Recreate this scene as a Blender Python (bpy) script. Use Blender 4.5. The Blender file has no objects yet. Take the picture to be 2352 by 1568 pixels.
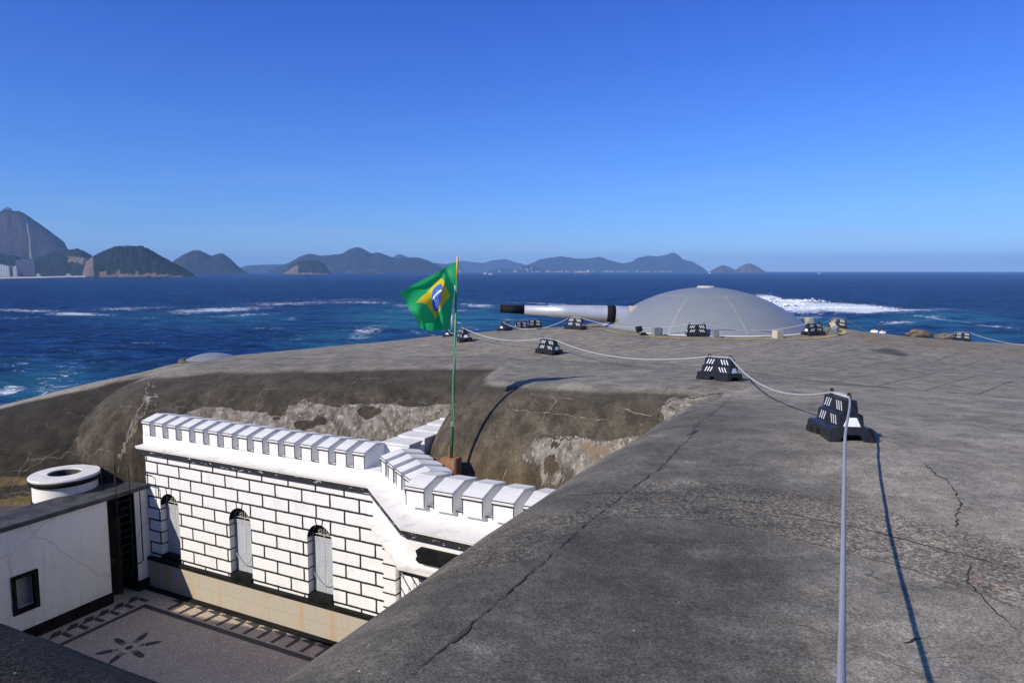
import bpy, bmesh, math, random
import numpy as np
from mathutils import Vector, Matrix
random.seed(7); np.random.seed(7)
S = bpy.context.scene
COL = S.collection
R = math.radians
# ---------------------------------------------------------------- camera, sky, sun
F = 1600.0                                   # focal length in reference units (2352 wide)
TH = math.atan(162 / F)
cd = bpy.data.cameras.new('camera'); cam = bpy.data.objects.new('camera', cd); COL.objects.link(cam)
cam.location = (0, 0, 0); cam.rotation_euler = (math.pi/2 - TH, 0, 0)
cd.sensor_width = 36; cd.lens = 36 * F / 2352; cd.clip_start = 0.05; cd.clip_end = 90000
S.camera = cam
SUN_EL, PHI = 35.0, 51.0                     # elevation; shadows run PHI degrees right of the view axis
ce = math.cos(R(SUN_EL))
SV = Vector((-math.sin(R(PHI))*ce, -math.cos(R(PHI))*ce, math.sin(R(SUN_EL))))
ld = bpy.data.lights.new('sun', 'SUN'); sun = bpy.data.objects.new('sun', ld); COL.objects.link(sun)
ld.energy = 4.8; ld.angle = R(0.53); ld.color = (1.0, 0.92, 0.785)
sun.rotation_euler = SV.to_track_quat('Z', 'Y').to_euler(); sun.location = (0, 0, 40)
w = bpy.data.worlds.new('World'); S.world = w; w.use_nodes = True
nt = w.node_tree; bg = nt.nodes['Background']
sky = nt.nodes.new('ShaderNodeTexSky'); sky.sky_type = 'NISHITA'; sky.sun_disc = False
sky.sun_elevation = R(SUN_EL); sky.sun_rotation = math.atan2(SV.x, SV.y)
sky.altitude = 0; sky.air_density = 1.0; sky.dust_density = 0.15; sky.ozone_density = 3.0
SKYMUL = nt.nodes.new('ShaderNodeMix'); SKYMUL.data_type = 'RGBA'; SKYMUL.blend_type = 'MULTIPLY'; SKYMUL.inputs[0].default_value = 1
hs = nt.nodes.new('ShaderNodeHueSaturation'); hs.inputs['Saturation'].default_value = 1.18
nt.links.new(sky.outputs[0], hs.inputs['Color'])
nt.links.new(hs.outputs[0], SKYMUL.inputs[6]); SKYMUL.inputs[7].default_value = (0.80, 0.86, 1.12, 1)
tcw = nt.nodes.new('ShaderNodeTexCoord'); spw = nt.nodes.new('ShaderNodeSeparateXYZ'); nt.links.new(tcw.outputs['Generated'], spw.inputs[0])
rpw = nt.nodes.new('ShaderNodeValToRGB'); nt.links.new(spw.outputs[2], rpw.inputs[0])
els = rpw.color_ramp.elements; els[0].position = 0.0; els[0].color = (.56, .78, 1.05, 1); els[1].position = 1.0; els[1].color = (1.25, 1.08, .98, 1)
for p_, c_ in ((.06, (.43, .64, .92)), (.19, (.44, .62, .95)), (.44, (.36, .50, 1.0)), (.56, (1.15, 1.0, .96))):  # overhead stop, out of view, whitened and brightened to neutralise the fill light
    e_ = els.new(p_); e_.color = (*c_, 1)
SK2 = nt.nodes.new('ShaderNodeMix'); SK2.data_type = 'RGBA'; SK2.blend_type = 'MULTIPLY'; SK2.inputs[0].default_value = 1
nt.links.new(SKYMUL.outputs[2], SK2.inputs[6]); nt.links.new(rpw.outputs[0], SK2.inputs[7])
mpw = nt.nodes.new('ShaderNodeMapping'); mpw.inputs['Scale'].default_value = (2.2, 2.2, 26); nt.links.new(tcw.outputs['Generated'], mpw.inputs[0])
nzw = nt.nodes.new('ShaderNodeTexNoise'); nzw.inputs['Scale'].default_value = 1.6; nzw.inputs['Detail'].default_value = 7; nzw.inputs['Roughness'].default_value = .6; nt.links.new(mpw.outputs[0], nzw.inputs[0])
def wmr(v, a, b, c, d):
    n = nt.nodes.new('ShaderNodeMapRange'); n.interpolation_type = 'SMOOTHSTEP'; nt.links.new(v, n.inputs[0])
    for k_, q_ in zip((1, 2, 3, 4), (a, b, c, d)): n.inputs[k_].default_value = q_
    return n.outputs[0]
mw1 = nt.nodes.new('ShaderNodeMath'); mw1.operation = 'MULTIPLY'; nt.links.new(wmr(nzw.outputs['Fac'], .50, .72, 0, 1), mw1.inputs[0]); nt.links.new(wmr(spw.outputs[2], .19, .02, 0, .22), mw1.inputs[1])
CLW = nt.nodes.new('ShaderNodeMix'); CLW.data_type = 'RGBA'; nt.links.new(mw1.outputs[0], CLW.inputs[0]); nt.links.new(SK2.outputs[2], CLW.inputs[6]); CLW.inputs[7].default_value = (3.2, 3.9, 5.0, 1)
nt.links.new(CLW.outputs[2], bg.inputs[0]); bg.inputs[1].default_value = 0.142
S.view_settings.view_transform = 'Standard'; S.view_settings.look = 'None'
S.view_settings.exposure = 0.0; S.view_settings.gamma = 1
S.render.engine = 'CYCLES'
try:
    S.cycles.volume_bounces = 1; S.cycles.max_bounces = 8
except Exception: pass

# ---------------------------------------------------------------- geometry of the view
CT, ST = math.cos(TH), math.sin(TH)
def ray(x, y):
    a = (x-1176)/F; b = -(y-784)/F
    return (a, CT + b*ST, -ST + b*CT)
def G(x, y, z):                               # photo point -> world point at height z
    v = ray(x, y); t = z/v[2]; return (v[0]*t, v[1]*t, z)
def PD(x, y, Y):                              # photo point -> world point at distance Y
    v = ray(x, y); t = Y/v[1]; return (v[0]*t, Y, v[2]*t)
def proj(P):                                  # world points (n,3) -> photo coordinates
    P = np.asarray(P, float)
    d = P[..., 1]*CT - P[..., 2]*ST; up = P[..., 1]*ST + P[..., 2]*CT
    d = np.where(d < 0.2, 0.2, d)
    return 1176 + F*P[..., 0]/d, 784 - F*up/d
K0 = np.array([-11.51, 21.41])                # corner of the courtyard
UA = np.array([math.cos(R(-26.5)), math.sin(R(-26.5))]); NA = np.array([UA[1], -UA[0]])
def KW(u, n, z=0.0):                          # courtyard frame -> world
    p = K0 + UA*u + NA*n; return (float(p[0]), float(p[1]), z)
KROT = R(-26.5)
SEA = -27.0

# ---------------------------------------------------------------- noise
def _h(ix, iy, s):
    n = (ix*374761393 + iy*668265263 + s*974634777) & 0xFFFFFFFF
    n = ((n ^ (n >> 13))*1274126177) & 0xFFFFFFFF
    return ((n ^ (n >> 16)) & 0xFFFF)/65535.0
def vn(x, y, s=0):
    x = np.asarray(x, float); y = np.asarray(y, float)
    ix = np.floor(x).astype(np.int64); iy = np.floor(y).astype(np.int64)
    fx = x-ix; fy = y-iy; fx = fx*fx*(3-2*fx); fy = fy*fy*(3-2*fy)
    return (_h(ix, iy, s)*(1-fx)+_h(ix+1, iy, s)*fx)*(1-fy) + (_h(ix, iy+1, s)*(1-fx)+_h(ix+1, iy+1, s)*fx)*fy
def fbm(x, y, s=0, o=4, g=0.5):
    t = 0; a = 1; tot = 0
    for k in range(o):
        t = t + a*vn(np.asarray(x)*2**k, np.asarray(y)*2**k, s+k*17); tot += a; a *= g
    return t/tot
def sdf(px, py, poly):                        # signed distance, negative inside
    px = np.asarray(px, float); py = np.asarray(py, float)
    d = np.full(px.shape, 1e18); s = np.zeros(px.shape, bool); n = len(poly)
    for i in range(n):
        ax, ay = poly[i]; bx, by = poly[(i+1) % n]
        ex, ey = bx-ax, by-ay
        wx, wy = px-ax, py-ay
        t = np.clip((wx*ex+wy*ey)/(ex*ex+ey*ey), 0, 1)
        d = np.minimum(d, (wx-t*ex)**2+(wy-t*ey)**2)
        c = ((ay > py) != (by > py)) & (px < (bx-ax)*(py-ay)/((by-ay) if by != ay else 1e-9)+ax)
        s ^= c
    d = np.sqrt(d); return np.where(s, -d, d)
def sstep(a, b, x): t = np.clip((x-a)/(b-a), 0, 1); return t*t*(3-2*t)

# ---------------------------------------------------------------- materials
def nodes(m): m.use_nodes = True; t = m.node_tree; return t, t.nodes['Principled BSDF']
def N(t, k, **kw):
    n = t.nodes.new(k)
    for a, b in kw.items(): setattr(n, a, b)
    return n
def mixc(t, fac, a, b, bt='MIX'):
    n = N(t, 'ShaderNodeMix', data_type='RGBA', blend_type=bt)
    for sock, v in ((0, fac), (6, a), (7, b)):
        if isinstance(v, (int, float)): n.inputs[sock].default_value = v
        elif isinstance(v, tuple): n.inputs[sock].default_value = v if len(v) == 4 else (*v, 1)
        else: t.links.new(v, n.inputs[sock])
    return n.outputs[2]
def math_(t, op, a, b=None, c=None):
    n = N(t, 'ShaderNodeMath', operation=op)
    for i, v in enumerate((a, b, c)):
        if v is None: continue
        if isinstance(v, (int, float)): n.inputs[i].default_value = v
        else: t.links.new(v, n.inputs[i])
    return n.outputs[0]
def ramp(t, v, a, b):
    n = N(t, 'ShaderNodeMapRange'); n.interpolation_type = 'SMOOTHSTEP'
    t.links.new(v, n.inputs[0]); n.inputs[1].default_value = a; n.inputs[2].default_value = b
    return n.outputs[0]
def noise(t, scale, detail=4, rough=0.55, vec=None, sc=None, dist=0):
    n = N(t, 'ShaderNodeTexNoise'); n.inputs['Scale'].default_value = scale
    n.inputs['Detail'].default_value = detail; n.inputs['Roughness'].default_value = rough; n.inputs['Distortion'].default_value = dist
    if vec is None:
        tc = N(t, 'ShaderNodeNewGeometry'); vec = tc.outputs['Position']
    if sc is not None:
        mp = N(t, 'ShaderNodeMapping'); mp.inputs['Scale'].default_value = sc; t.links.new(vec, mp.inputs[0]); vec = mp.outputs[0]
    t.links.new(vec, n.inputs['Vector']); return n.outputs['Fac']
def bump(t, p, h, st=0.3, dist=0.01):
    b = N(t, 'ShaderNodeBump'); b.inputs['Strength'].default_value = st; b.inputs['Distance'].default_value = dist
    t.links.new(h, b.inputs['Height']); t.links.new(b.outputs[0], p.inputs['Normal']); return b
def M(name, c1, c2=None, scale=3.0, rough=0.8, bst=0.2, bscale=None, metal=0.0, lo=0.35, hi=0.65, sc=None, spec=None, bd=0.01):
    m = bpy.data.materials.new(name); t, p = nodes(m)
    if c2 is None: c2 = tuple(x*0.82 for x in c1)
    tc = N(t, 'ShaderNodeTexCoord').outputs['Object']
    f = ramp(t, noise(t, scale, 5, 0.6, tc, sc), lo, hi)
    t.links.new(mixc(t, f, c1, c2), p.inputs['Base Color'])
    p.inputs['Roughness'].default_value = rough; p.inputs['Metallic'].default_value = metal
    if spec is not None: p.inputs['Specular IOR Level'].default_value = spec
    if bst: bump(t, p, noise(t, bscale or scale*12, 4, 0.6, tc), bst, bd)
    return m
MT = {}
MT['white'] = M('white_paint', (.80, .80, .78), (.70, .69, .66), 1.3, .75, .15, 14, lo=.5, hi=.85)
MT['white_top'] = M('white_cap_paint', (.74, .73, .71), (.58, .56, .53), 2.2, .8, .25, 20, lo=.35, hi=.75)
MT['lip'] = M('weathered_ledge', (.74, .72, .68), (.50, .46, .40), 3.0, .85, .3, 20, lo=.48, hi=.8)
MT['ltrim'] = M('black_trim_worn', (.018, .018, .02), (.45, .44, .42), 5.0, .6, .3, 30, lo=.60, hi=.64, sc=(1, 1, 3))
MT['black'] = M('black_paint', (.006, .006, .006), (.014, .014, .013), 4, .75, .15, spec=.15)
MT['roofblack'] = M('black_roof_coat', (.030, .030, .035), (.075, .075, .08), 2.5, .7, .3, 30)
MT['plastic'] = M('black_plastic', (.010, .010, .012), (.018, .018, .022), 6, .38, .08, 60)
MT['sticker'] = M('reflective_white', (.80, .82, .86), (.70, .72, .76), 10, .4, 0)
MT['rope'] = M('pale_rope', (.50, .49, .47), (.36, .355, .345), 60, .8, .6, 160)
MT['steel'] = M('silver_paint', (.40, .42, .46), (.33, .35, .39), 1.5, .38, .05, 40, metal=.35)
MT['barrel'] = M('barrel_paint', (.62, .63, .66), (.52, .53, .57), 1.2, .33, .04, 40, metal=.45)
MT['pole'] = M('green_paint', (.03, .20, .07), (.10, .30, .14), 6, .45, .15, 30, lo=.5, hi=.8)
MT['yellow'] = M('yellow_paint', (.75, .50, .06), (.55, .38, .08), 6, .5, .1)
MT['ringline'] = M('yellow_line', (.62, .46, .10), (.33, .27, .16), 5, .8, .2, lo=.4, hi=.75)
MT['stone'] = M('granite_base', (.42, .36, .27), (.50, .45, .37), 2.0, .85, .3, 40)
MT['blockst'] = M('rusty_concrete', (.24, .18, .11), (.33, .10, .03), 6, .9, .5, 30)
MT['beige'] = M('beige_stone', (.50, .46, .36), (.40, .36, .27), 6, .85, .2)
MT['greybox'] = M('grey_box', (.22, .24, .25), (.16, .17, .18), 6, .6, .1)
MT['shutter'] = M('grey_shutter', (.46, .48, .52), (.38, .40, .44), 3, .5, .12, 40, sc=(3, 3, .6))
MT['iron'] = M('white_iron', (.60, .60, .58), (.42, .40, .36), 20, .5, .1)
MT['rail'] = M('dark_iron', (.02, .018, .016), (.05, .036, .022), 10, .7, .1, spec=.2)
MT['dark'] = M('dark_interior', (.01, .01, .01), (.015, .015, .015), 3, .9, 0)
MT['mosaic_b'] = M('dark_mosaic', (.035, .035, .037), (.055, .05, .05), 30, .8, .4, 40)
MT['green'] = M('flag_green', (.005, .36, .12), (.004, .31, .10), 4, .7, .1, 80)
MT['fyel'] = M('flag_yellow', (.78, .62, .02), (.70, .55, .02), 4, .7, .1, 80)
MT['fblue'] = M('flag_blue', (.06, .18, .75), (.05, .15, .66), 4, .7, .1, 80)
MT['fwhite'] = M('flag_white', (.80, .80, .80), None, 4, .7, 0)
MT['crackd'] = M('crack_dark', (.015, .014, .012), (.05, .045, .04), 5, .95, 0)
MT['crackl'] = M('crack_light', (.22, .19, .15), (.10, .088, .07), 5, .95, .4, 40)
MT['seam'] = M('seam_joint', (.16, .13, .10), (.05, .045, .04), 3.5, .95, .5, 30)
for k in ('green', 'fyel', 'fblue'):          # thin cloth lets light through
    t, p = nodes(MT[k]); out = t.nodes['Material Output']
    tr = N(t, 'ShaderNodeBsdfTranslucent'); tr.inputs[0].default_value = {'green': (.03, .75, .24, 1), 'fyel': (.8, .65, .05, 1), 'fblue': (.05, .15, .7, 1)}[k]
    mx = N(t, 'ShaderNodeMixShader'); mx.inputs[0].default_value = .4
    t.links.new(p.outputs[0], mx.inputs[1]); t.links.new(tr.outputs[0], mx.inputs[2]); t.links.new(mx.outputs[0], out.inputs[0])

# ---------------------------------------------------------------- mesh helpers
def me_obj(name, verts, faces, mats, parent=None, smooth=False, fm=None):
    me = bpy.data.meshes.new(name); me.from_pydata([tuple(v) for v in verts], [], [tuple(f) for f in faces])
    if not isinstance(mats, (list, tuple)): mats = [mats]
    for m in mats: me.materials.append(m)
    if fm is not None: me.polygons.foreach_set('material_index', fm)
    if smooth: me.polygons.foreach_set('use_smooth', [True]*len(me.polygons))
    me.update(); o = bpy.data.objects.new(name, me); COL.objects.link(o)
    if parent: o.parent = parent
    return o
class MB:
    def __init__(s): s.v = []; s.f = []; s.m = []
    def add(s, vs, fs, mi=0, mat=None):
        b = len(s.v)
        s.v += [tuple(mat @ Vector(v)) if mat else tuple(v) for v in vs]
        s.f += [tuple(i+b for i in f) for f in fs]; s.m += [mi]*len(fs); return s
    def box(s, x0, x1, y0, y1, z0, z1, mi=0, mat=None):
        vs = [(x0,y0,z0),(x1,y0,z0),(x1,y1,z0),(x0,y1,z0),(x0,y0,z1),(x1,y0,z1),(x1,y1,z1),(x0,y1,z1)]
        return s.add(vs, [(0,3,2,1),(4,5,6,7),(0,1,5,4),(1,2,6,5),(2,3,7,6),(3,0,4,7)], mi, mat)
    def prism(s, poly, a0, a1, axis='y', mi=0, mat=None):   # poly in the plane across axis
        n = len(poly); vs = []
        for a in (a0, a1):
            for p, q in poly: vs.append((p, a, q) if axis == 'y' else ((a, p, q) if axis == 'x' else (p, q, a)))
        fs = [tuple(range(n))[::-1], tuple(range(n, 2*n))] + [(i, (i+1) % n, n+(i+1) % n, n+i) for i in range(n)]
        return s.add(vs, fs, mi, mat)
    def tube(s, pts, r, seg=8, mi=0, caps=True):
        pts = [Vector(p) for p in pts]; n = len(pts); b = len(s.v)
        rr = r if isinstance(r, (list, tuple)) else [r]*n
        prev = None
        for i, p in enumerate(pts):
            d = (pts[min(i+1, n-1)]-pts[max(i-1, 0)]).normalized()
            if prev is None:
                a = Vector((0, 0, 1)) if abs(d.z) < .9 else Vector((1, 0, 0)); x = d.cross(a).normalized()
            else: x = (prev - d*prev.dot(d)).normalized()
            prev = x; y = d.cross(x)
            for k in range(seg):
                an = 2*math.pi*k/seg; s.v.append(tuple(p + x*(math.cos(an)*rr[i]) + y*(math.sin(an)*rr[i])))
        for i in range(n-1):
            for k in range(seg):
                k2 = (k+1) % seg; s.f.append((b+i*seg+k, b+i*seg+k2, b+(i+1)*seg+k2, b+(i+1)*seg+k)); s.m.append(mi)
        if caps:
            s.f.append(tuple(b+k for k in range(seg))[::-1]); s.f.append(tuple(b+(n-1)*seg+k for k in range(seg))); s.m += [mi, mi]
        return s
    def lathe(s, prof, c=(0, 0, 0), seg=48, mi=0, closed=False):
        b = len(s.v); n = len(prof)
        for r_, z in prof:
            for k in range(seg):
                a = 2*math.pi*k/seg; s.v.append((c[0]+r_*math.cos(a), c[1]+r_*math.sin(a), c[2]+z))
        for i in range(n if closed else n-1):
            j = (i+1) % n
            for k in range(seg):
                k2 = (k+1) % seg; s.f.append((b+i*seg+k, b+i*seg+k2, b+j*seg+k2, b+j*seg+k)); s.m.append(mi)
        return s
    def obj(s, name, mats, parent=None, smooth=False, bevel=0):
        o = me_obj(name, s.v, s.f, mats, parent, smooth, s.m)
        bm = bmesh.new(); bm.from_mesh(o.data); bmesh.ops.recalc_face_normals(bm, faces=bm.faces)
        if bevel: bmesh.ops.bevel(bm, geom=[e for e in bm.edges if len(e.link_faces) == 2 and e.calc_face_angle(0) > .5], offset=bevel, segments=2, affect='EDGES')
        bm.to_mesh(o.data); bm.free()
        if smooth: 
            o.data.polygons.foreach_set('use_smooth', [True]*len(o.data.polygons))
        return o
def tag(o, label=None, cat=None, group=None, kind=None):
    if label: o['label'] = label
    if cat: o['category'] = cat
    if group: o['group'] = group
    if kind: o['kind'] = kind
    return o
def thing(name, loc, rz=0, **kw):
    o = bpy.data.objects.new(name, None); COL.objects.link(o); o.location = loc; o.rotation_euler = (0, 0, rz); o.empty_display_size = .2
    return tag(o, **kw)
def dup(o, parent=None):
    c = o.copy(); COL.objects.link(c)
    if parent: c.parent = parent
    for ch in list(o.children): dup(ch, c)
    return c
def attr(o, name, arr):
    a = o.data.color_attributes.new(name, 'FLOAT_COLOR', 'POINT'); a.data.foreach_set('color', np.asarray(arr, np.float32).ravel())

# ---------------------------------------------------------------- the fort roof as a height function
TOP = []
def tp(x, y, z=None, Y=None): TOP.append(G(x, y, z) if z is not None else PD(x, y, Y))
TOP += [(0, 0, -2.15), (3, 0, -2.15), (8, 0, -2.25), (0, -6, -2.15), (12, -6, -2.2), (-3, 1, -2.15), (2.4, 3.6, -2.25), (4.5, 6, -2.29), (20, 5, -2.7), (14, 9, -2.6), (-12, 4, -2.4), (-.2, 4.6, -2.2), (.9, 7.1, -2.33)]
tp(1930, 1010, -2.33); tp(1651, 882, -2.76); tp(1260, 820, -3.3); tp(1063, 783, -3.15); tp(1640, 903, -2.82); tp(2352, 917, -3.0)
tp(1322, 754, Y=35.5); tp(1160, 763, Y=41); tp(1160, 760, Y=46); tp(1226, 752, Y=50); tp(1030, 777, Y=38); tp(1030, 775, Y=43); tp(1000, 772, Y=47)
tp(1924, 757, Y=40.7); tp(2010, 768, Y=40); tp(2010, 764, Y=46); tp(2210, 788, Y=36); tp(2210, 786, Y=43); tp(1350, 752, Y=46); tp(1900, 753, Y=48)
for a in range(0, 360, 45): TOP.append((11.2+7*math.cos(R(a)), 39+7*math.sin(R(a)), -3.15))
TOP.append((11.2, 39, -3.15))
tp(2210, 783, Y=50); tp(1940, 757, Y=46); tp(2352, 788, Y=56); tp(2352, 850, Y=26); tp(1200, 868, -3.05)
tp(350, 858, -3.7); tp(700, 834, -3.45); tp(1000, 834, -3.25); tp(480, 822, -3.7); tp(800, 792, -4.1); tp(230, 875, -4.25); tp(0, 935, -4.8); tp(-300, 1000, -5.4)
TOP += [(0, 60, -5.5), (20, 60, -5), (40, 60, -6.5), (-20, 45, -5.5), (40, 30, -4.5), (40, 5, -3.6)]
TOP += [KW(0, 12, -2.3), KW(-6, 12, -2.5), KW(5, 10.5, -2.2), KW(-3, 16, -2.2)]
TP_ = np.array(TOP)
def _rbf(P, Q):
    d = np.sqrt(((P[:, None, :]-Q[None, :, :])**2).sum(-1)); return d
_n = len(TP_); _A = np.zeros((_n+3, _n+3)); _A[:_n, :_n] = -_rbf(TP_[:, :2], TP_[:, :2]) + np.eye(_n)*(-.35)
_A[:_n, _n] = 1; _A[:_n, _n+1:] = TP_[:, :2]; _A[_n:, :_n] = _A[:_n, _n:].T
_W = np.linalg.solve(_A, np.concatenate([TP_[:, 2], np.zeros(3)]))
def ztop(x, y):
    x = np.asarray(x, float); y = np.asarray(y, float); sh = x.shape
    P = np.stack([x.ravel(), y.ravel()], 1); out = np.zeros(len(P))
    for i in range(0, len(P), 40000):
        q = P[i:i+40000]; out[i:i+40000] = -np.sqrt(((q[:, None, :]-TP_[None, :, :2])**2).sum(-1)+.6) @ _W[:_n] + _W[_n] + q @ _W[_n+1:]
    return out.reshape(sh)
_ref = ztop(TP_[:, 0], TP_[:, 1])
PA = [(-1.12, 2.5), (-.42, 3.85), (-.04, 4.65), (.95, 7.0), (2.85, 10.8), (4.6, 14.8), (6.2, 17.4), (60, 17.4), (60, -12), (-1.8, -12), (-1.4, 1.9)]
PB = [(-.2, 19.05), (4.7, 16.55), (7, 14.6), (60, 14.6), (60, 60), (1.2, 60)]
PC = [(-12.4, 24.9), (-10.5, 25.5), (2, 24.1), (60, 24), (60, 75), (-12.4, 75)]
PDm = [(-12.6, 25.8), (-12.4, 75), (-60, 75), (-60, 12), (-30, 21.5), (-19, 24.2), (-15.5, 25.0)]
PE = [KW(40, 12.42)[:2], KW(6, 12.42)[:2], KW(5.7, 10.45)[:2], KW(1, 10.9)[:2], KW(-9, 11.4)[:2], KW(-9, 60)[:2], KW(40, 60)[:2]]
OUT = [G(*p)[:2] for p in ((-900, 1250, -6.2), (-300, 1020, -5.4), (0, 932, -4.9), (140, 898, -4.55), (230, 873, -4.25), (330, 850, -3.85), (420, 825, -3.8), (540, 815, -3.95), (800, 789, -4.2), (1050, 764, -4.45))] + \
      [PD(1140, 757, 55)[:2], PD(1340, 745, 60)[:2], PD(1640, 735, 60)[:2], PD(1900, 745, 54)[:2], PD(2010, 758, 49)[:2], PD(2150, 766, 50)[:2], PD(2352, 783, 52)[:2], PD(2700, 830, 50)[:2], (62, 10), (62, -14), (-62, -14)]
def circ(d, Rr, V):
    t = np.clip(d/Rr, 0, 1); return np.where(d > Rr, V + (d-Rr)*60, V*(1-np.sqrt(1-t*t)))
def roof(x, y, full=False):
    x = np.asarray(x, float); y = np.asarray(y, float)
    zt = ztop(x, y); z0 = zt
    dA, dB, dC, dD, dE = (sdf(x, y, p) for p in (PA, PB, PC, PDm, PE))
    Z = [zt-circ(np.maximum(dA, 0), 1.92, 2.25), zt-circ(np.maximum(dB, 0), 2.3, 3.5), zt-circ(np.maximum(dC, 0), 3.3, 2.6)]
    dd = np.maximum(dD, 0); Z.append(zt - (4.2*np.clip(dd/4.9, 0, 1)**1.55 + np.maximum(dd-4.9, 0)*60))
    Z.append(zt-circ(np.maximum(dE, 0), 2.0, 2.2))
    Z = np.stack(Z); own = Z.argmax(0); z = Z.max(0)
    dO = np.maximum(sdf(x, y, OUT), 0)
    z = np.minimum(z, zt - np.where(dO < 7, 7-np.sqrt(np.maximum(49-dO*dO, 0)), 7+(dO-7)*3))
    z = z + (fbm(x*.9, y*.9, 5)-.5)*.06
    z = np.maximum(z, np.where(y < 25.6, -10.6, -40))
    if full: return z, own, (dA, dB, dC, dD, dE), zt, dO
    return z
def hit(px, py, t0=1.5, t1=90):
    v = np.array(ray(px, py)); t = np.linspace(t0, t1, 1800)
    P = v[None, :]*t[:, None]; h = roof(P[:, 0], P[:, 1]); below = P[:, 2] < h
    if not below.any(): return tuple(P[-1])
    i = int(below.argmax()); a, b = (t[max(i-1, 0)], t[i])
    for _ in range(3):
        tt = np.linspace(a, b, 9); Q = v[None, :]*tt[:, None]; bl = Q[:, 2] < roof(Q[:, 0], Q[:, 1]); j = int(bl.argmax()) if bl.any() else 8
        a, b = tt[max(j-1, 0)], tt[j]
    Q = v*b; return (float(Q[0]), float(Q[1]), float(Q[2]))
def ground(x, y): return float(roof(np.array([x]), np.array([y]))[0])

def axis(segs):
    out = []
    for a, b, st in segs: out += list(np.arange(a, b-1e-6, st))
    out.append(segs[-1][1]); return np.array(out)
XS = axis([(-58, -22, 1.2), (-22, -15, .25), (-15, 8, .085), (8, 30, .35), (30, 58, 1.0)])
YS = axis([(-11, 0, .6), (0, 14.5, .085), (14.5, 22.6, .038), (22.6, 27.5, .085), (27.5, 62, .4), (62, 86, 1.5)])
GX, GY = np.meshgrid(XS, YS)
GZ, OWN, DS, ZT, DO = roof(GX, GY, True)
nx, ny = len(XS), len(YS)
idx = np.arange(nx*ny).reshape(ny, nx)
fa = np.stack([idx[:-1, :-1], idx[:-1, 1:], idx[1:, 1:], idx[1:, :-1]], -1).reshape(-1, 4)
V3 = np.stack([GX, GY, GZ], -1).reshape(-1, 3)
uu = (V3[:, 0]-K0[0])*UA[0]+(V3[:, 1]-K0[1])*UA[1]; nn_k = (V3[:, 0]-K0[0])*NA[0]+(V3[:, 1]-K0[1])*NA[1]
yard = (uu > -.22) & (nn_k > -.5) & np.isin(OWN.ravel(), (2, 3))
keep = (V3[fa][:, :, 2].max(1) > -10.55) & ~yard[fa].any(1)
fa = fa[keep]
used = np.unique(fa); rem = -np.ones(nx*ny, int); rem[used] = np.arange(len(used))
V3 = V3[used]; fa = rem[fa]
own = OWN.ravel()[used]; dS = [d.ravel()[used] for d in DS]; dO = DO.ravel()[used]; drop = ZT.ravel()[used]-V3[:, 2]
ix, iy = proj(V3)
# wear and colour of each area of the concrete
def soft(poly, wd=8, amp=10):
    n1 = (fbm(ix/40, iy/18, 3, 4)-.5)*amp*2
    return 1-sstep(-wd, wd, sdf(ix, iy, poly)+n1)
def lerp(a, b, t): return a*(1-t[:, None])+np.array(b)*t[:, None]
n_big = fbm(V3[:, 0]*.35, V3[:, 1]*.35, 11, 5); n_mid = fbm(V3[:, 0]*1.6, V3[:, 1]*1.6+V3[:, 2]*1.3, 21, 5)
base = np.tile(np.array([.262, .243, .215]), (len(V3), 1)) * (0.86+.28*n_big)[:, None]
seamP = [(-200, 905), (330, 845), (440, 830), (560, 824), (800, 823), (1150, 823), (1290, 828), (1400, 835), (1520, 835), (1640, 845), (1880, 876), (2100, 895), (2352, 917), (2700, 945)]
tile = 1-sstep(-3, 3, sdf(ix, iy, seamP+[(2700, 600), (-200, 600)]))
base = lerp(base, [.225, .208, .182], tile*.6)
isA = (own == 0); isB = (own == 1); isC = (own == 2); isD = (own == 3); isE = (own == 4)
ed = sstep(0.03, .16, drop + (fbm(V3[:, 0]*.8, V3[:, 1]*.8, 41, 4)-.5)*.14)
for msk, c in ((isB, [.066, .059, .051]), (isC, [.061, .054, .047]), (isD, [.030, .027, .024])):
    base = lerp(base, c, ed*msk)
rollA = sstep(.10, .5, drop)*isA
base = lerp(base, [.15, .132, .11], rollA*.8)  # rolled edge toned lighter than the dark top, sun on its slope painted in
nearA = isA*(1-sstep(-2.2, -.3, dS[0])*0)
la = [(1000, 1215), (1300, 1180), (1440, 1110), (1560, 1102), (1760, 1115), (1900, 1143), (2140, 1204), (2352, 1255), (2700, 1330)]
lc = [(1000, 1330), (1200, 1290), (1370, 1187), (1516, 1187), (1640, 1197), (1844, 1241), (1940, 1268), (2066, 1300), (2352, 1400), (2700, 1500)]
rough = soft(la+lc[::-1], 5, 6)*isA*(iy > 1050)
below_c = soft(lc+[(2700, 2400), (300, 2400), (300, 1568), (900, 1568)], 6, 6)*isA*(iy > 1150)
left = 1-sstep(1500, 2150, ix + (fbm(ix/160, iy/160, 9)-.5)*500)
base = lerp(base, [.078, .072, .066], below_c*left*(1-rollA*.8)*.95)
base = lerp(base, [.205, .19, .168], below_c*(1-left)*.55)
base = lerp(base, [.125, .117, .105], rough*.55)
n_st = fbm(ix/220+5, iy/26, 61, 4)
shoulder = isA*(1-sstep(1640, 2060, ix + (fbm(ix/120, iy/40, 71)-.5)*260))*sstep(895, 960, iy)*(1-rollA*.7)
base = lerp(base, [.098, .091, .082], shoulder*.82)
smoothC = (1-tile)*(own != 3)*(iy < 905)*(1-ed)*(own != 0)
base = lerp(base, [.185, .172, .155], smoothC*.8)
sp = soft([(420, 975), (425, 950), (470, 935), (560, 940), (640, 950), (700, 918), (770, 930), (850, 925), (930, 935), (1050, 930), (1050, 1000), (900, 1015), (650, 995)], 6, 9)*isC
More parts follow.
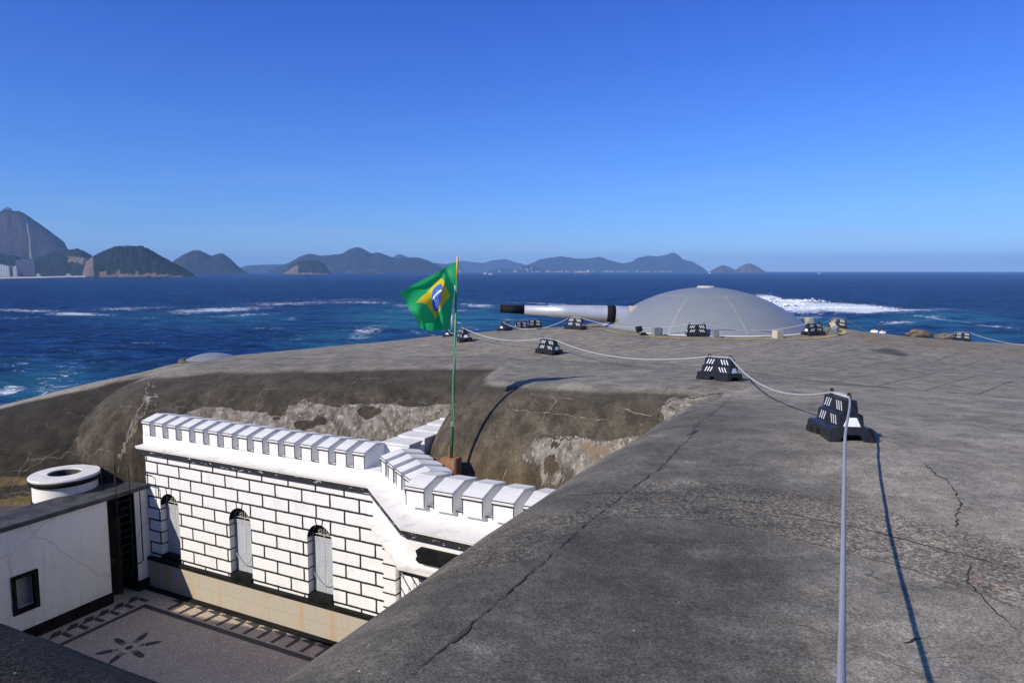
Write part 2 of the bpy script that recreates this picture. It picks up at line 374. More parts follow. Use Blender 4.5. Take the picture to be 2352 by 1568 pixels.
sp = np.maximum(sp, soft([(1190, 1045), (1235, 1010), (1300, 1003), (1380, 1015), (1480, 1000), (1500, 1010), (1330, 1125), (1250, 1120), (1238, 1065), (1205, 1055)], 5, 7)*isB)
sp = np.maximum(sp, soft([(1510, 940), (1535, 912), (1600, 908), (1665, 902), (1650, 915), (1600, 935), (1530, 968)], 3, 4)*.8*(iy > 895))
sp = np.maximum(sp, .75*soft([(348, 868), (362, 890), (388, 960), (392, 1000), (330, 970), (290, 1040), (262, 1095), (290, 1000), (325, 930)], 4, 8)*(isC+isD)*fbm(ix/6, iy/40, 8))
dk = np.zeros(len(V3))
for cx, cy, rx, ry in [(640, 945, 24, 22), (845, 945, 30, 18), (770, 905, 34, 14), (905, 895, 40, 16), (960, 915, 30, 20), (620, 915, 36, 22), (560, 920, 30, 20), (760, 870, 60, 10), (1000, 880, 40, 12), (1265, 1070, 18, 26), (1275, 1020, 14, 8), (1300, 1105, 16, 8), (700, 975, 30, 12), (735, 965, 20, 12)]:
    dk = np.maximum(dk, 1-sstep(.6, 1.25, np.sqrt(((ix-cx)/rx)**2+((iy-cy)/ry)**2)+(fbm(ix/12, iy/12, 6)-.5)*.8))
dk *= (isB | isC)
base = lerp(base, [.045, .040, .035], dk*.8); sp *= (1-dk*.85)
base = lerp(base, [.10, .075, .045], (isB*sstep(1.2, 2.2, drop)*.5))
base = lerp(base, [.15, .115, .06], isD*(iy > 1095)*(ix < 90)*.6*(fbm(ix/200, iy/9, 4) > .45))
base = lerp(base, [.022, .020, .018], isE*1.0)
# black tar patch, tan worn areas, rusty marks
tar = soft([(2003, 803), (2040, 800), (2090, 815), (2085, 820), (2040, 812)], 2.5, 4); base = lerp(base, [.05, .048, .045], tar*.85)
tan = soft([(1960, 765), (2100, 775), (2352, 805), (2352, 815), (2150, 800), (1980, 785)], 6, 12); base = lerp(base, [.23, .18, .12], tan*.6)
rust = soft([(2215, 1320), (2300, 1345), (2295, 1352), (2215, 1332)], 2, 5)*fbm(ix/9, iy/5, 2); base = lerp(base, [.30, .10, .05], rust*.5)
for cx, cy, rx, ry, s_ in [(1545, 1112, 90, 18, .6), (1620, 1270, 60, 18, .3), (1850, 1105, 60, 10, .4), (1760, 1450, 140, 24, .25), (1780, 1540, 200, 26, .22), (1100, 1490, 70, 30, .25), (2130, 1185, 200, 22, .12), (1560, 1060, 60, 6, .5), (1520, 1000, 50, 5, .5)]:
    q = (1-sstep(.2, 1.2, np.sqrt(((ix-cx)/rx)**2+((iy-cy)/ry)**2)+(fbm(ix/25, iy/8, 12)-.5)*.7))*s_*isA
    base = lerp(base, [.27, .255, .23], q)
base *= (.70+.60*n_mid*(1-.5*tile)+.18*tile)[:, None]*(.86+.28*fbm(V3[:, 0]*.25+3, V3[:, 1]*.25, 51, 4))[:, None]
base *= np.where(isA, .84+.32*n_st, 1.0)[:, None]; base[:, 2] *= .90; base[:, 1] *= .985
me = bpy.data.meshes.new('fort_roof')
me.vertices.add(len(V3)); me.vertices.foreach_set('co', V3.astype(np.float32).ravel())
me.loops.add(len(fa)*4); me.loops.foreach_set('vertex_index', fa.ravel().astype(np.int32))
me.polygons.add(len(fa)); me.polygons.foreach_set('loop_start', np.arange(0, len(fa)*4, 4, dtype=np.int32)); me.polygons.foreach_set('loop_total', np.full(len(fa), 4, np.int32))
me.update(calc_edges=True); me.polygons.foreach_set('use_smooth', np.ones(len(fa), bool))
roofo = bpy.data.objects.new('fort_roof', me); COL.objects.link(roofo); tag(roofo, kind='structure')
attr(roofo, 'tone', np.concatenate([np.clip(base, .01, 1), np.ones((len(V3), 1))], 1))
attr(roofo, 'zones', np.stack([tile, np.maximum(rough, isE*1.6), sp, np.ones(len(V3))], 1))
m = bpy.data.materials.new('weathered_concrete'); t, p = nodes(m); me.materials.append(m)
at = N(t, 'ShaderNodeAttribute', attribute_name='tone'); zn = N(t, 'ShaderNodeAttribute', attribute_name='zones')
sx = N(t, 'ShaderNodeSeparateColor'); t.links.new(zn.outputs['Color'], sx.inputs[0])
pos = N(t, 'ShaderNodeNewGeometry').outputs['Position']
c = at.outputs['Color']
f1 = noise(t, 2.2, 7, .65, pos); c = mixc(t, 1.0, c, mixc(t, ramp(t, f1, .28, .72), (.72, .71, .70), (1.27, 1.26, 1.25)), 'MULTIPLY')
f2 = noise(t, 55, 3, .7, pos); c = mixc(t, ramp(t, f2, .5, .78), c, (.26, .25, .23)) if False else mixc(t, 1.0, c, mixc(t, ramp(t, f2, .22, .78), (.42, .42, .42), (1.60, 1.59, 1.57)), 'MULTIPLY')
pv = N(t, 'ShaderNodeTexVoronoi'); pv.inputs['Scale'].default_value = 24; t.links.new(pos, pv.inputs['Vector'])
c = mixc(t, math_(t, 'MULTIPLY', ramp(t, pv.outputs['Distance'], .16, .07), ramp(t, noise(t, 5, 3, .6, pos), .50, .60)), c, (.035, .032, .028))
f7 = noise(t, 13, 5, .75, pos); c = mixc(t, 1.0, c, mixc(t, ramp(t, f7, .3, .7), (.78, .78, .78), (1.22, 1.22, 1.22)), 'MULTIPLY')
# coarse aggregate of the rough bands
f3 = noise(t, 28, 2, .8, pos); ag = mixc(t, ramp(t, f3, .42, .62), (.40, .40, .41), (2.3, 2.2, 2.0))
c = mixc(t, math_(t, 'MULTIPLY', sx.outputs[1], .55), c, mixc(t, 1.0, c, ag, 'MULTIPLY'))
# vertical run-off streaks on steep faces
geo = N(t, 'ShaderNodeNewGeometry'); sn = N(t, 'ShaderNodeSeparateXYZ'); t.links.new(geo.outputs['Normal'], sn.inputs[0])
steep = ramp(t, sn.outputs[2], .93, .70)
f4 = noise(t, 1.0, 5, .6, pos, (3.0, 3.0, .35)); c = mixc(t, math_(t, 'MULTIPLY', steep, .8), c, mixc(t, 1.0, c, mixc(t, ramp(t, f4, .35, .68), (.62, .61, .6), (1.45, 1.38, 1.25)), 'MULTIPLY'))
# pale veins
vo = N(t, 'ShaderNodeTexVoronoi'); vo.feature = 'DISTANCE_TO_EDGE'; vo.inputs['Scale'].default_value = .75
ds = N(t, 'ShaderNodeVectorMath', operation='ADD'); nv = N(t, 'ShaderNodeTexNoise'); nv.inputs['Scale'].default_value = 1.6; nv.inputs['Detail'].default_value = 5
t.links.new(pos, nv.inputs[0]); t.links.new(pos, ds.inputs[0]); t.links.new(nv.outputs['Color'], ds.inputs[1]); t.links.new(ds.outputs[0], vo.inputs['Vector'])
vein = math_(t, 'MULTIPLY', ramp(t, vo.outputs['Distance'], .028, .004), ramp(t, noise(t, .8, 3, .5, pos), .50, .62))
c = mixc(t, math_(t, 'MULTIPLY', math_(t, 'MULTIPLY', vein, steep), .32), c, (.24, .21, .16))
# hairline cracks on the flat
vo2 = N(t, 'ShaderNodeTexVoronoi'); vo2.feature = 'DISTANCE_TO_EDGE'; vo2.inputs['Scale'].default_value = 1.5; t.links.new(ds.outputs[0], vo2.inputs['Vector'])
hc = math_(t, 'MULTIPLY', ramp(t, vo2.outputs['Distance'], .022, .002), ramp(t, noise(t, .5, 3, .5, pos, (1, 1, 1)), .50, .66))
flat = math_(t, 'SUBTRACT', 1.0, steep)
c = mixc(t, math_(t, 'MULTIPLY', math_(t, 'MULTIPLY', hc, flat), .55), c, (.045, .04, .035))
# cast slabs
br = N(t, 'ShaderNodeTexBrick'); br.offset = .5; mp = N(t, 'ShaderNodeMapping'); mp.inputs['Rotation'].default_value = (0, 0, R(-47))
t.links.new(pos, mp.inputs[0]); t.links.new(mp.outputs[0], br.inputs['Vector'])
br.inputs['Scale'].default_value = 1; br.inputs['Brick Width'].default_value = 2.4; br.inputs['Row Height'].default_value = 1.05
br.inputs['Mortar Size'].default_value = .03; br.inputs['Mortar Smooth'].default_value = .6
br.inputs['Color1'].default_value = (1, 1, 1, 1); br.inputs['Color2'].default_value = (.86, .86, .86, 1); br.inputs['Mortar'].default_value = (.9, .9, .9, 1)
tm = math_(t, 'MULTIPLY', math_(t, 'MULTIPLY', sx.outputs[0], flat), 1.0)
c = mixc(t, tm, c, mixc(t, 1.0, c, br.outputs['Color'], 'MULTIPLY'))
lm = math_(t, 'MULTIPLY', math_(t, 'MULTIPLY', tm, br.outputs['Fac']), ramp(t, noise(t, .35, 4, .6, pos), .36, .56))
c = mixc(t, math_(t, 'MULTIPLY', lm, .62), c, (.03, .027, .023))
# exposed masonry and lime
f5 = noise(t, 3.4, 6, .7, pos, (1, 1, .6)); f6 = noise(t, 9, 5, .7, pos, (1, 1, .35))
sc_ = mixc(t, ramp(t, f5, .36, .66), (.085, .072, .056), (.27, .24, .20)); sc_ = mixc(t, ramp(t, f6, .50, .72), sc_, (.42, .41, .385))
sc_ = mixc(t, ramp(t, noise(t, 1.3, 3, .5, pos), .60, .72), sc_, (.20, .15, .10))
f8 = noise(t, 2.6, 6, .68, pos); spm = ramp(t, math_(t, 'ADD', sx.outputs[2], math_(t, 'MULTIPLY', math_(t, 'SUBTRACT', f8, .5), 1.1)), .42, .52)
c = mixc(t, spm, c, sc_)
wn = N(t, 'ShaderNodeTexVoronoi'); wn.inputs['Scale'].default_value = 9; t.links.new(pos, wn.inputs['Vector'])
c = mixc(t, math_(t, 'MULTIPLY', ramp(t, wn.outputs['Distance'], .10, .05), ramp(t, noise(t, 2.4, 2, .5, pos), .55, .62)), c, (.42, .40, .37))
t.links.new(c, p.inputs['Base Color']); p.inputs['Roughness'].default_value = .92; p.inputs['Specular IOR Level'].default_value = .25
hgt = math_(t, 'ADD', math_(t, 'MULTIPLY', f2, .5), math_(t, 'ADD', math_(t, 'MULTIPLY', f1, 1.0), math_(t, 'MULTIPLY', math_(t, 'MULTIPLY', f5, spm), 4.0)))
hgt = math_(t, 'ADD', hgt, math_(t, 'MULTIPLY', math_(t, 'MULTIPLY', f3, sx.outputs[1]), .8))
hgt = math_(t, 'SUBTRACT', hgt, math_(t, 'MULTIPLY', lm, 1.2))
bump(t, p, hgt, .7, .02)

# ribbons lying on the concrete: joints and cracks (parts of the roof)
def jitter(pts, step, amp, seed):
    rnd = random.Random(seed); out = []
    for a, b in zip(pts[:-1], pts[1:]):
        a = Vector(a); b = Vector(b); L = (b-a).length; n = max(1, int(L/step))
        for i in range(n):
            q = a.lerp(b, i/n); out.append(q + Vector((rnd.uniform(-1, 1), rnd.uniform(-1, 1), 0))*amp)
    out.append(Vector(pts[-1])); return out
def ribbon(name, ipts, wd, mat, amp=.02, step=.12, seed=1, lift=.008, vary=.8):
    W = [hit(*q) for q in ipts]; P = jitter(W, step, amp, seed); rnd = random.Random(seed+5)
    xs = np.array([q.x for q in P]); ys = np.array([q.y for q in P])
    e = .04; z = roof(xs, ys); gx = (roof(xs+e, ys)-roof(xs-e, ys))/(2*e); gy = (roof(xs, ys+e)-roof(xs, ys-e))/(2*e)
    v = []; f = []
    for i in range(len(P)):
        nrm = Vector((-gx[i], -gy[i], 1)).normalized(); c_ = Vector((xs[i], ys[i], z[i]))
        a = P[max(i-1, 0)]; b = P[min(i+1, len(P)-1)]
        ia, ib = max(i-1, 0), min(i+1, len(P)-1)
        d = Vector((xs[ib]-xs[ia], ys[ib]-ys[ia], z[ib]-z[ia]))
        if d.length < 1e-6: d = Vector((1, 0, 0))
        s_ = nrm.cross(d.normalized()); h = wd*.5*(.8 if mat is MT['crackl'] else 1)*(1-vary*rnd.random())*(1 if 0 < i < len(P)-1 else .15)
        v += [c_+s_*h+nrm*lift, c_-s_*h+nrm*lift]
    for i in range(len(P)-1): f.append((2*i, 2*i+1, 2*i+3, 2*i+2))
    return me_obj(name, v, f, mat, roofo)
ribbon('joint', [(-0, 928), (140, 897)], .05, MT['crackl'], .03, .3, 3)
ribbon('joint', seamP[3:-1], .09, MT['seam'], .03, .25, 4)
ribbon('joint', [(300, 868), (420, 838), (470, 833), (560, 830)], .06, MT['seam'], .03, .25, 5)
ribbon('crack', [(935, 1560), (1000, 1505), (1040, 1470), (1075, 1440), (1110, 1410), (1180, 1350), (1250, 1290), (1310, 1235), (1366, 1188)], .013, MT['crackd'], .010, .05, 6)
ribbon('crack', [(1035, 1478), (1055, 1462), (1070, 1452), (1082, 1440)], .05, MT['crackd'], .012, .04, 7)
ribbon('crack', [(1260, 1147), (1330, 1138), (1400, 1132), (1516, 1134), (1640, 1142), (1740, 1155), (1850, 1188), (1960, 1210), (2100, 1246), (2230, 1280), (2345, 1308)], .016, MT['crackd'], .012, .06, 8)
ribbon('crack', lc[2:9], .030, MT['crackl'], .015, .07, 9)
ribbon('crack', [(1510, 960), (1516, 935), (1550, 915), (1600, 912), (1640, 905), (1662, 902)], .05, MT['crackd'], .03, .08, 10)
ribbon('crack', [(1680, 912), (1655, 935), (1630, 955), (1600, 975), (1590, 1000), (1560, 1030), (1540, 1050), (1505, 1085), (1440, 1130), (1370, 1187)], .012, MT['crackd'], .02, .08, 11)
ribbon('crack', [(1575, 1000), (1590, 996), (1602, 988)], .09, MT['crackd'], .01, .05, 12)
ribbon('crack', [(2122, 1064), (2150, 1090), (2170, 1100), (2185, 1115), (2210, 1160), (2195, 1185), (2200, 1215)], .018, MT['crackd'], .02, .06, 13)
ribbon('crack', [(1840, 1500), (1950, 1530)], .02, MT['crackl'], .012, .05, 14)
ribbon('crack', [(1700, 1395), (1850, 1440), (1980, 1490), (2100, 1545), (2150, 1566)], .022, MT['crackl'], .012, .05, 15)
ribbon('crack', [(2230, 1300), (2220, 1335), (2260, 1375), (2290, 1410), (2345, 1455)], .016, MT['crackd'], .012, .05, 16)
ribbon('crack', [(2070, 1480), (2100, 1468), (2140, 1462)], .016, MT['crackd'], .012, .05, 17)
ribbon('crack', [(415, 958), (430, 935), (445, 912)], .10, MT['crackd'], .02, .08, 18, vary=.4)
ribbon('crack', [(960, 930), (985, 930), (1003, 918), (1012, 918)], .07, MT['crackd'], .03, .08, 19)
ribbon('crack', [(1340, 1008), (1290, 1008), (1250, 1000), (1235, 1003)], .05, MT['crackd'], .03, .08, 20)
ribbon('crack', [(1105, 1155), (1160, 1090), (1210, 1030), (1235, 1000)], .06, MT['crackl'], .03, .1, 21)
ribbon('crack', [(1155, 935), (1200, 945), (1255, 950), (1310, 955), (1370, 965), (1395, 962)], .045, MT['crackl'], .03, .1, 22)
ribbon('crack', [(1255, 948), (1280, 920), (1262, 900)], .035, MT['crackl'], .03, .1, 23)
ribbon('crack', [(1215, 905), (1260, 912), (1330, 918)], .035, MT['crackl'], .02, .1, 24)
ribbon('crack', [(1420, 935), (1450, 945), (1500, 958)], .06, MT['crackl'], .03, .1, 25)
ribbon('crack', [(660, 985), (662, 950), (700, 920), (720, 912)], .05, MT['crackl'], .03, .1, 26)
ribbon('crack', [(540, 965), (580, 955), (620, 958), (700, 953), (760, 945)], .07, MT['crackl'], .04, .1, 27)
ribbon('crack', [(588, 950), (592, 920), (605, 895), (640, 890)], .04, MT['crackl'], .03, .1, 28)
ribbon('crack', [(800, 900), (820, 870), (880, 868)], .04, MT['crackl'], .03, .1, 29)
ribbon('crack', [(345, 872), (330, 925), (300, 985), (285, 1040), (268, 1092)], .12, MT['crackl'], .04, .12, 30)
ribbon('crack', [(0, 1085), (60, 1080), (90, 1062), (140, 1030)], .04, MT['crackl'], .03, .12, 31)

# ---------------------------------------------------------------- the courtyard
def flatpoly(name, polys, z, mat, parent=None):
    v = []; f = []
    for pl in polys:
        b = len(v); v += [KW(u, n, z) for u, n in pl]; f.append(tuple(range(b, b+len(pl))))
    return me_obj(name, v, f, mat, parent)
mf = bpy.data.materials.new('pebble_mosaic'); t, p = nodes(mf); pos = N(t, 'ShaderNodeNewGeometry').outputs['Position']
v1 = N(t, 'ShaderNodeTexVoronoi'); v1.inputs['Scale'].default_value = 26; t.links.new(pos, v1.inputs['Vector'])
c = mixc(t, noise(t, 1.2, 5, .6, pos), (.40, .30, .22), (.60, .47, .36))
c = mixc(t, .55, c, mixc(t, 1.0, c, mixc(t, v1.outputs['Distance'], (1.35, 1.35, 1.35), (.3, .3, .3)), 'MULTIPLY'))
c = mixc(t, ramp(t, v1.outputs['Color'], .75, .95), c, (.74, .58, .46)); t.links.new(c, p.inputs['Base Color']); p.inputs['Roughness'].default_value = .8
bump(t, p, v1.outputs['Distance'], .5, .02)
fl = flatpoly('courtyard_floor', [[(-1.2, -.3), (20, -.3), (20, 14), (-1.2, 14)]], -10.0, mf); tag(fl, kind='structure')
pol = []
pol += [[(.95, .95), (1.12, 1.12), (1.12, 9), (.95, 9)], [(.95, .95), (9.6, .95), (9.6, 1.12), (1.12, 1.12)]]
def shell(cu, cn, a, r0=.26, r1=.80, hw=.085):
    c_, s_ = math.cos(a), math.sin(a); out = []
    def T(x, y): return (cu+x*c_-y*s_, cn+x*s_+y*c_)
    out.append([T(r0, -hw), T(r0+.03, -hw), T(r0+.03, hw), T(r0, hw)]); out.append([T(r0+.06, -hw), T(r0+.09, -hw), T(r0+.09, hw), T(r0+.06, hw)])
    out.append([T(r0+.12, -hw), T(r1-.22, -hw), T(r1-.08, -hw*.65), T(r1, 0), T(r1-.08, hw*.65), T(r1-.22, hw), T(r0+.12, hw)])
    return out
for k in range(6): pol += shell(2.81, 2.76, R(60*k-50))
pol.append([(2.81+.1*math.cos(i*.524), 2.76+.1*math.sin(i*.524)) for i in range(12)])
for k in range(12):                            # row of key shapes along the tall wall
    u = 1.45+k*.52
    pol += [[(u-.02, .42), (u+.34, .20), (u+.50, .44), (u+.30, .46)], [(u+.36, .45), (u+.50, .44), (u+.47, .88), (u+.35, .88)]]
for k in range(9):
    n = .75+k*.46
    pol += [[(.48, n+.46), (.20, n+.14), (.28, n-.04), (.50, n+.12)], [(.40, n-.02), (.86, n-.02), (.86, n+.12), (.50, n+.12)]]
flatpoly('mosaic_pattern', pol, -9.995, MT['mosaic_b'], fl)

# tall battlemented wall ------------------------------------------------------
BW = thing('battlemented_building', KW(0, 0, -10), KROT, label='white fort building with black-outlined painted blocks, battlements and arched shuttered windows above the courtyard', cat='building')
# local frame: x = along the wall (u), y = -n (into the wall), z above floor
zb, zt_ = 1.0, 4.45
WIN = [(1.0, .42), (4.02, .44), (7.02, .44)]; WZ0, WZ1 = 1.13, 2.72   # sill, spring line
def wall_with_arches(x0, x1, z0, z1, wins):
    v = []; f = []; mi = []
    def quad(a, b, c_, d, m_=0): n = len(v); v.extend([a, b, c_, d]); f.append((n, n+1, n+2, n+3)); mi.append(m_)
    xs = x0
    for cx, hw in wins:
        quad((xs, 0, z0), (cx-hw, 0, z0), (cx-hw, 0, z1), (xs, 0, z1))
        quad((cx-hw, 0, z0), (cx+hw, 0, z0), (cx+hw, 0, WZ0), (cx-hw, 0, WZ0))
        sg = 14; arc = [(cx-hw*math.cos(math.pi*i/sg), WZ1+hw*math.sin(math.pi*i/sg)) for i in range(sg+1)]
        for (ax, az), (bx, bz) in zip(arc[:-1], arc[1:]):
            quad((ax, 0, az), (bx, 0, bz), (bx, 0, z1), (ax, 0, z1))
            quad((ax, 0, az), (ax, .26, az), (bx, .26, bz), (bx, 0, bz), 1)
        quad((cx-hw, 0, WZ0), (cx-hw, .26, WZ0), (cx-hw, .26, WZ1), (cx-hw, 0, WZ1), 2)
        quad((cx+hw, 0, WZ0), (cx+hw, 0, WZ1), (cx+hw, .26, WZ1), (cx+hw, .26, WZ0), 2)
        xs = cx+hw
    quad((xs, 0, z0), (x1, 0, z0), (x1, 0, z1), (xs, 0, z1))
    return v, f, mi
mbk = bpy.data.materials.new('painted_blocks'); t, p = nodes(mbk); oc = N(t, 'ShaderNodeTexCoord').outputs['Object']
sep = N(t, 'ShaderNodeSeparateXYZ'); t.links.new(oc, sep.inputs[0]); cmb = N(t, 'ShaderNodeCombineXYZ')
wob = N(t, 'ShaderNodeTexNoise'); wob.inputs['Scale'].default_value = 5; wob.inputs['Detail'].default_value = 3; t.links.new(oc, wob.inputs[0])
wf = math_(t, 'MULTIPLY', math_(t, 'SUBTRACT', wob.outputs['Fac'], .5), .03)
t.links.new(math_(t, 'ADD', sep.outputs[0], math_(t, 'ADD', wf, 2.43)), cmb.inputs[0])       # joints
t.links.new(math_(t, 'ADD', math_(t, 'SUBTRACT', 4.445, sep.outputs[2]), math_(t, 'ADD', wf, .37*2)), cmb.inputs[1])
bk = N(t, 'ShaderNodeTexBrick'); t.links.new(cmb.outputs[0], bk.inputs['Vector']); bk.offset = .5
for k_, v_ in (('Scale', 1), ('Brick Width', .985), ('Row Height', .372), ('Mortar Size', .031), ('Mortar Smooth', .15)): bk.inputs[k_].default_value = v_
wc = mixc(t, ramp(t, noise(t, 1.5, 5, .6, oc), .5, .8), (.83, .83, .82), (.72, .71, .69))
wc = mixc(t, math_(t, 'MULTIPLY', ramp(t, noise(t, 3, 6, .75, oc, (1, 1, .12)), .50, .74), .32), wc, (.44, .40, .34))
lf = math_(t, 'MULTIPLY', bk.outputs['Fac'], ramp(t, noise(t, 7, 3, .6, oc), .20, .27))
t.links.new(mixc(t, lf, wc, (.008, .008, .009)), p.inputs['Base Color']); p.inputs['Roughness'].default_value = .7
bump(t, p, math_(t, 'SUBTRACT', noise(t, 18, 4, .6, oc), math_(t, 'MULTIPLY', bk.outputs['Fac'], 1.5)), .35, .012)
# reveals: grey-white with black courses
mrv = bpy.data.materials.new('reveal_courses'); t, p = nodes(mrv); oc = N(t, 'ShaderNodeTexCoord').outputs['Object']
sep = N(t, 'ShaderNodeSeparateXYZ'); t.links.new(oc, sep.inputs[0])
fr = math_(t, 'FRACT', math_(t, 'DIVIDE', math_(t, 'SUBTRACT', 4.445+.372*4, sep.outputs[2]), .372))
ln = math_(t, 'GREATER_THAN', math_(t, 'ABSOLUTE', math_(t, 'SUBTRACT', fr, .5)), .445)
bk_edge = math_(t, 'GREATER_THAN', sep.outputs[1], .235)
t.links.new(mixc(t, math_(t, 'MAXIMUM', ln, bk_edge), (.70, .69, .66), (.008, .008, .008)), p.inputs['Base Color'])
v, f, mi = wall_with_arches(-.02, 9.5, zb, zt_, WIN)
wallo = me_obj('painted_wall', v, f, [mbk, MT['black'], mrv], BW, fm=mi)
MB().box(-.02, 9.5, .46, 1.6, zb, zt_).obj('back_wall', MT['white'], BW)
# stone base and black line above it
ms = bpy.data.materials.new('stone_base_blocks'); t, p = nodes(ms); oc = N(t, 'ShaderNodeTexCoord').outputs['Object']
cmb = N(t, 'ShaderNodeCombineXYZ'); sep = N(t, 'ShaderNodeSeparateXYZ'); t.links.new(oc, sep.inputs[0]); t.links.new(sep.outputs[0], cmb.inputs[0]); t.links.new(sep.outputs[2], cmb.inputs[1])
bk = N(t, 'ShaderNodeTexBrick'); t.links.new(cmb.outputs[0], bk.inputs['Vector'])
for k_, v_ in (('Scale', 1), ('Brick Width', 1.15), ('Row Height', .46), ('Mortar Size', .008)): bk.inputs[k_].default_value = v_
bk.inputs['Color1'].default_value = (.46, .40, .30, 1); bk.inputs['Color2'].default_value = (.42, .38, .31, 1); bk.inputs['Mortar'].default_value = (.24, .20, .16, 1)
c = mixc(t, ramp(t, noise(t, 1.1, 4, .6, oc, (1.6, 1, .12)), .50, .66), bk.outputs['Color'], (.50, .27, .08))
c = mixc(t, .5, c, mixc(t, noise(t, 60, 3, .7, oc), (.30, .27, .22), (.55, .50, .42))); t.links.new(c, p.inputs['Base Color']); p.inputs['Roughness'].default_value = .85
bump(t, p, noise(t, 60, 3, .7, oc), .3, .01)
MB().box(-.02, 9.9, -.12, .5, -.1, .90).obj('stone_base', ms, BW, bevel=.008)
MB().box(-.02, 9.9, -.14, .44, .902, .998).obj('base_band', MT['black'], BW)
MB().box(-.02, 9.9, -.30, -.121, -.08, .05).obj('gutter', MT['black'], BW)
# windows
def make_window(cx, hw, chain):
    W = me_obj('window', *(lambda a: (a.v, a.f))(MB().box(cx-hw, cx+hw, .262, .29, WZ0, WZ1+hw)), MT['dark'], BW)
    sh = MB()
    sh.box(cx-hw+.01, cx-.004, .21, .24, WZ0+.02, WZ1-.02); sh.box(cx+.004, cx+hw-.01, .21, .24, WZ0+.02, WZ1-.02)
    sh.box(cx-hw+.01, cx+hw-.01, .195, .21, WZ1-.10, WZ1-.02)
    for i in range(12):
        for xx in (cx-hw+.08, cx-.06, cx+.06, cx+hw-.08):
            zz = WZ0+.1+i*.125
            if i in (0, 4, 8, 11) or abs(xx-cx) < .1: sh.box(xx-.011, xx+.011, .200, .21, zz, zz+.022, 1)
    sh.obj('shutter', [MT['shutter'], MT['fwhite']], W)
    g = MB(); sg = 12
    g.tube([(cx-(hw-.03)*math.cos(math.pi*i/sg), .19, WZ1+.02+(hw-.03)*math.sin(math.pi*i/sg)) for i in range(sg+1)], .013, 6)
    for zz in (WZ1+.0, WZ1+.09): g.tube([(cx-hw+.02, .19, zz), (cx+hw-.02, .19, zz)], .012, 6)
    g.tube([(cx, .19, WZ1), (cx, .19, WZ1+hw-.03)], .011, 6)
    for s_ in (-1, 1):
        g.tube([(cx+s_*(.15+(.11-.10*i/18)*math.cos(i*.52)), .19, WZ1+.18+(.11-.10*i/18)*math.sin(i*.52)) for i in range(18)], .010, 6)
        g.tube([(cx+s_*.02, .19, WZ1+.36), (cx+s_*.10, .19, WZ1+.33), (cx+s_*.16, .19, WZ1+.29)], .009, 6)
    g.obj('grille', MT['iron'], W)
    MB().box(cx-hw+.003, cx+hw-.003, -.05, .20, WZ0-.13, WZ0+.015).obj('sill', MT['black'], W, bevel=.006)
    if chain:
        MB().tube([(cx-hw+.02+(2*hw-.04)*i/12, .17-.14*i/12, WZ0+.62-.33*math.sin(math.pi*i/12)) for i in range(13)], .012, 5).obj('chain', MT['rope'], W)
for i, (cx, hw) in enumerate(WIN): make_window(cx, hw, i > 0)
# keystones drawn as raised wedges with black edges
for cx, hw in WIN:
    ks = MB(); z0, z1 = WZ1+hw+.02, 3.335
    for s_ in (-1, 1):
        ks.prism([(cx+s_*.08, z0-.03), (cx+s_*.115, z0-.03), (cx+s_*.15, z1), (cx+s_*.115, z1)], -.005, .02, 'y')
    ks.box(cx-.08, cx+.08, -.005, .02, z0-.036, z0-.022); ks.obj('keystone', MT['black'], BW)
# cornice + ledge along a poly-line of plan points
LINE = [(-.25, 0), (8.85, 0), (11.3, -2.0), (13.6, -2.06), (17.5, -2.15)]    # local (x, y)
def offset_line(L, d):
    out = []
    for i, q in enumerate(L):
        ds_ = []
        for a, b in ((i-1, i), (i, i+1)):
            if 0 <= a and b < len(L):
                e = Vector(L[b])-Vector(L[a]); e.normalize(); ds_.append(Vector((e.y, -e.x)))
        nn = sum(ds_, Vector((0, 0))).normalized(); k = d/max(.3, nn.dot(ds_[0])); out.append((q[0]+nn.x*k, q[1]+nn.y*k))
    return out
def extr(mb, L, d0, d1, z0, z1, mi=0, z1b=None):     # swept box along the line from offset d0 to d1
    A = offset_line(L, d0); B = offset_line(L, d1); z1b = z1 if z1b is None else z1b
    for i in range(len(L)-1):
        vs = [(*A[i], z0), (*A[i+1], z0), (*B[i+1], z0), (*B[i], z0), (*A[i], z1), (*A[i+1], z1), (*B[i+1], z1b), (*B[i], z1b)]
        mb.add(vs, [(0, 3, 2, 1), (4, 5, 6, 7), (0, 1, 5, 4), (1, 2, 6, 5), (2, 3, 7, 6), (3, 0, 4, 7)], mi)
    return mb
extr(MB(), LINE, -.45, .17, 4.515, 4.575, z1b=4.55).obj('ledge', MT['lip'], BW)
extr(extr(MB(), LINE, -.2, .11, 4.31, 4.47, 0), LINE, -.2, .145, 4.472, 4.513, 1).obj('cornice', [MT['ltrim'], MT['white']], BW)
extr(MB(), LINE[1:], -.4, .0, 3.66, 4.312).obj('upper_wall', MT['white'], BW)
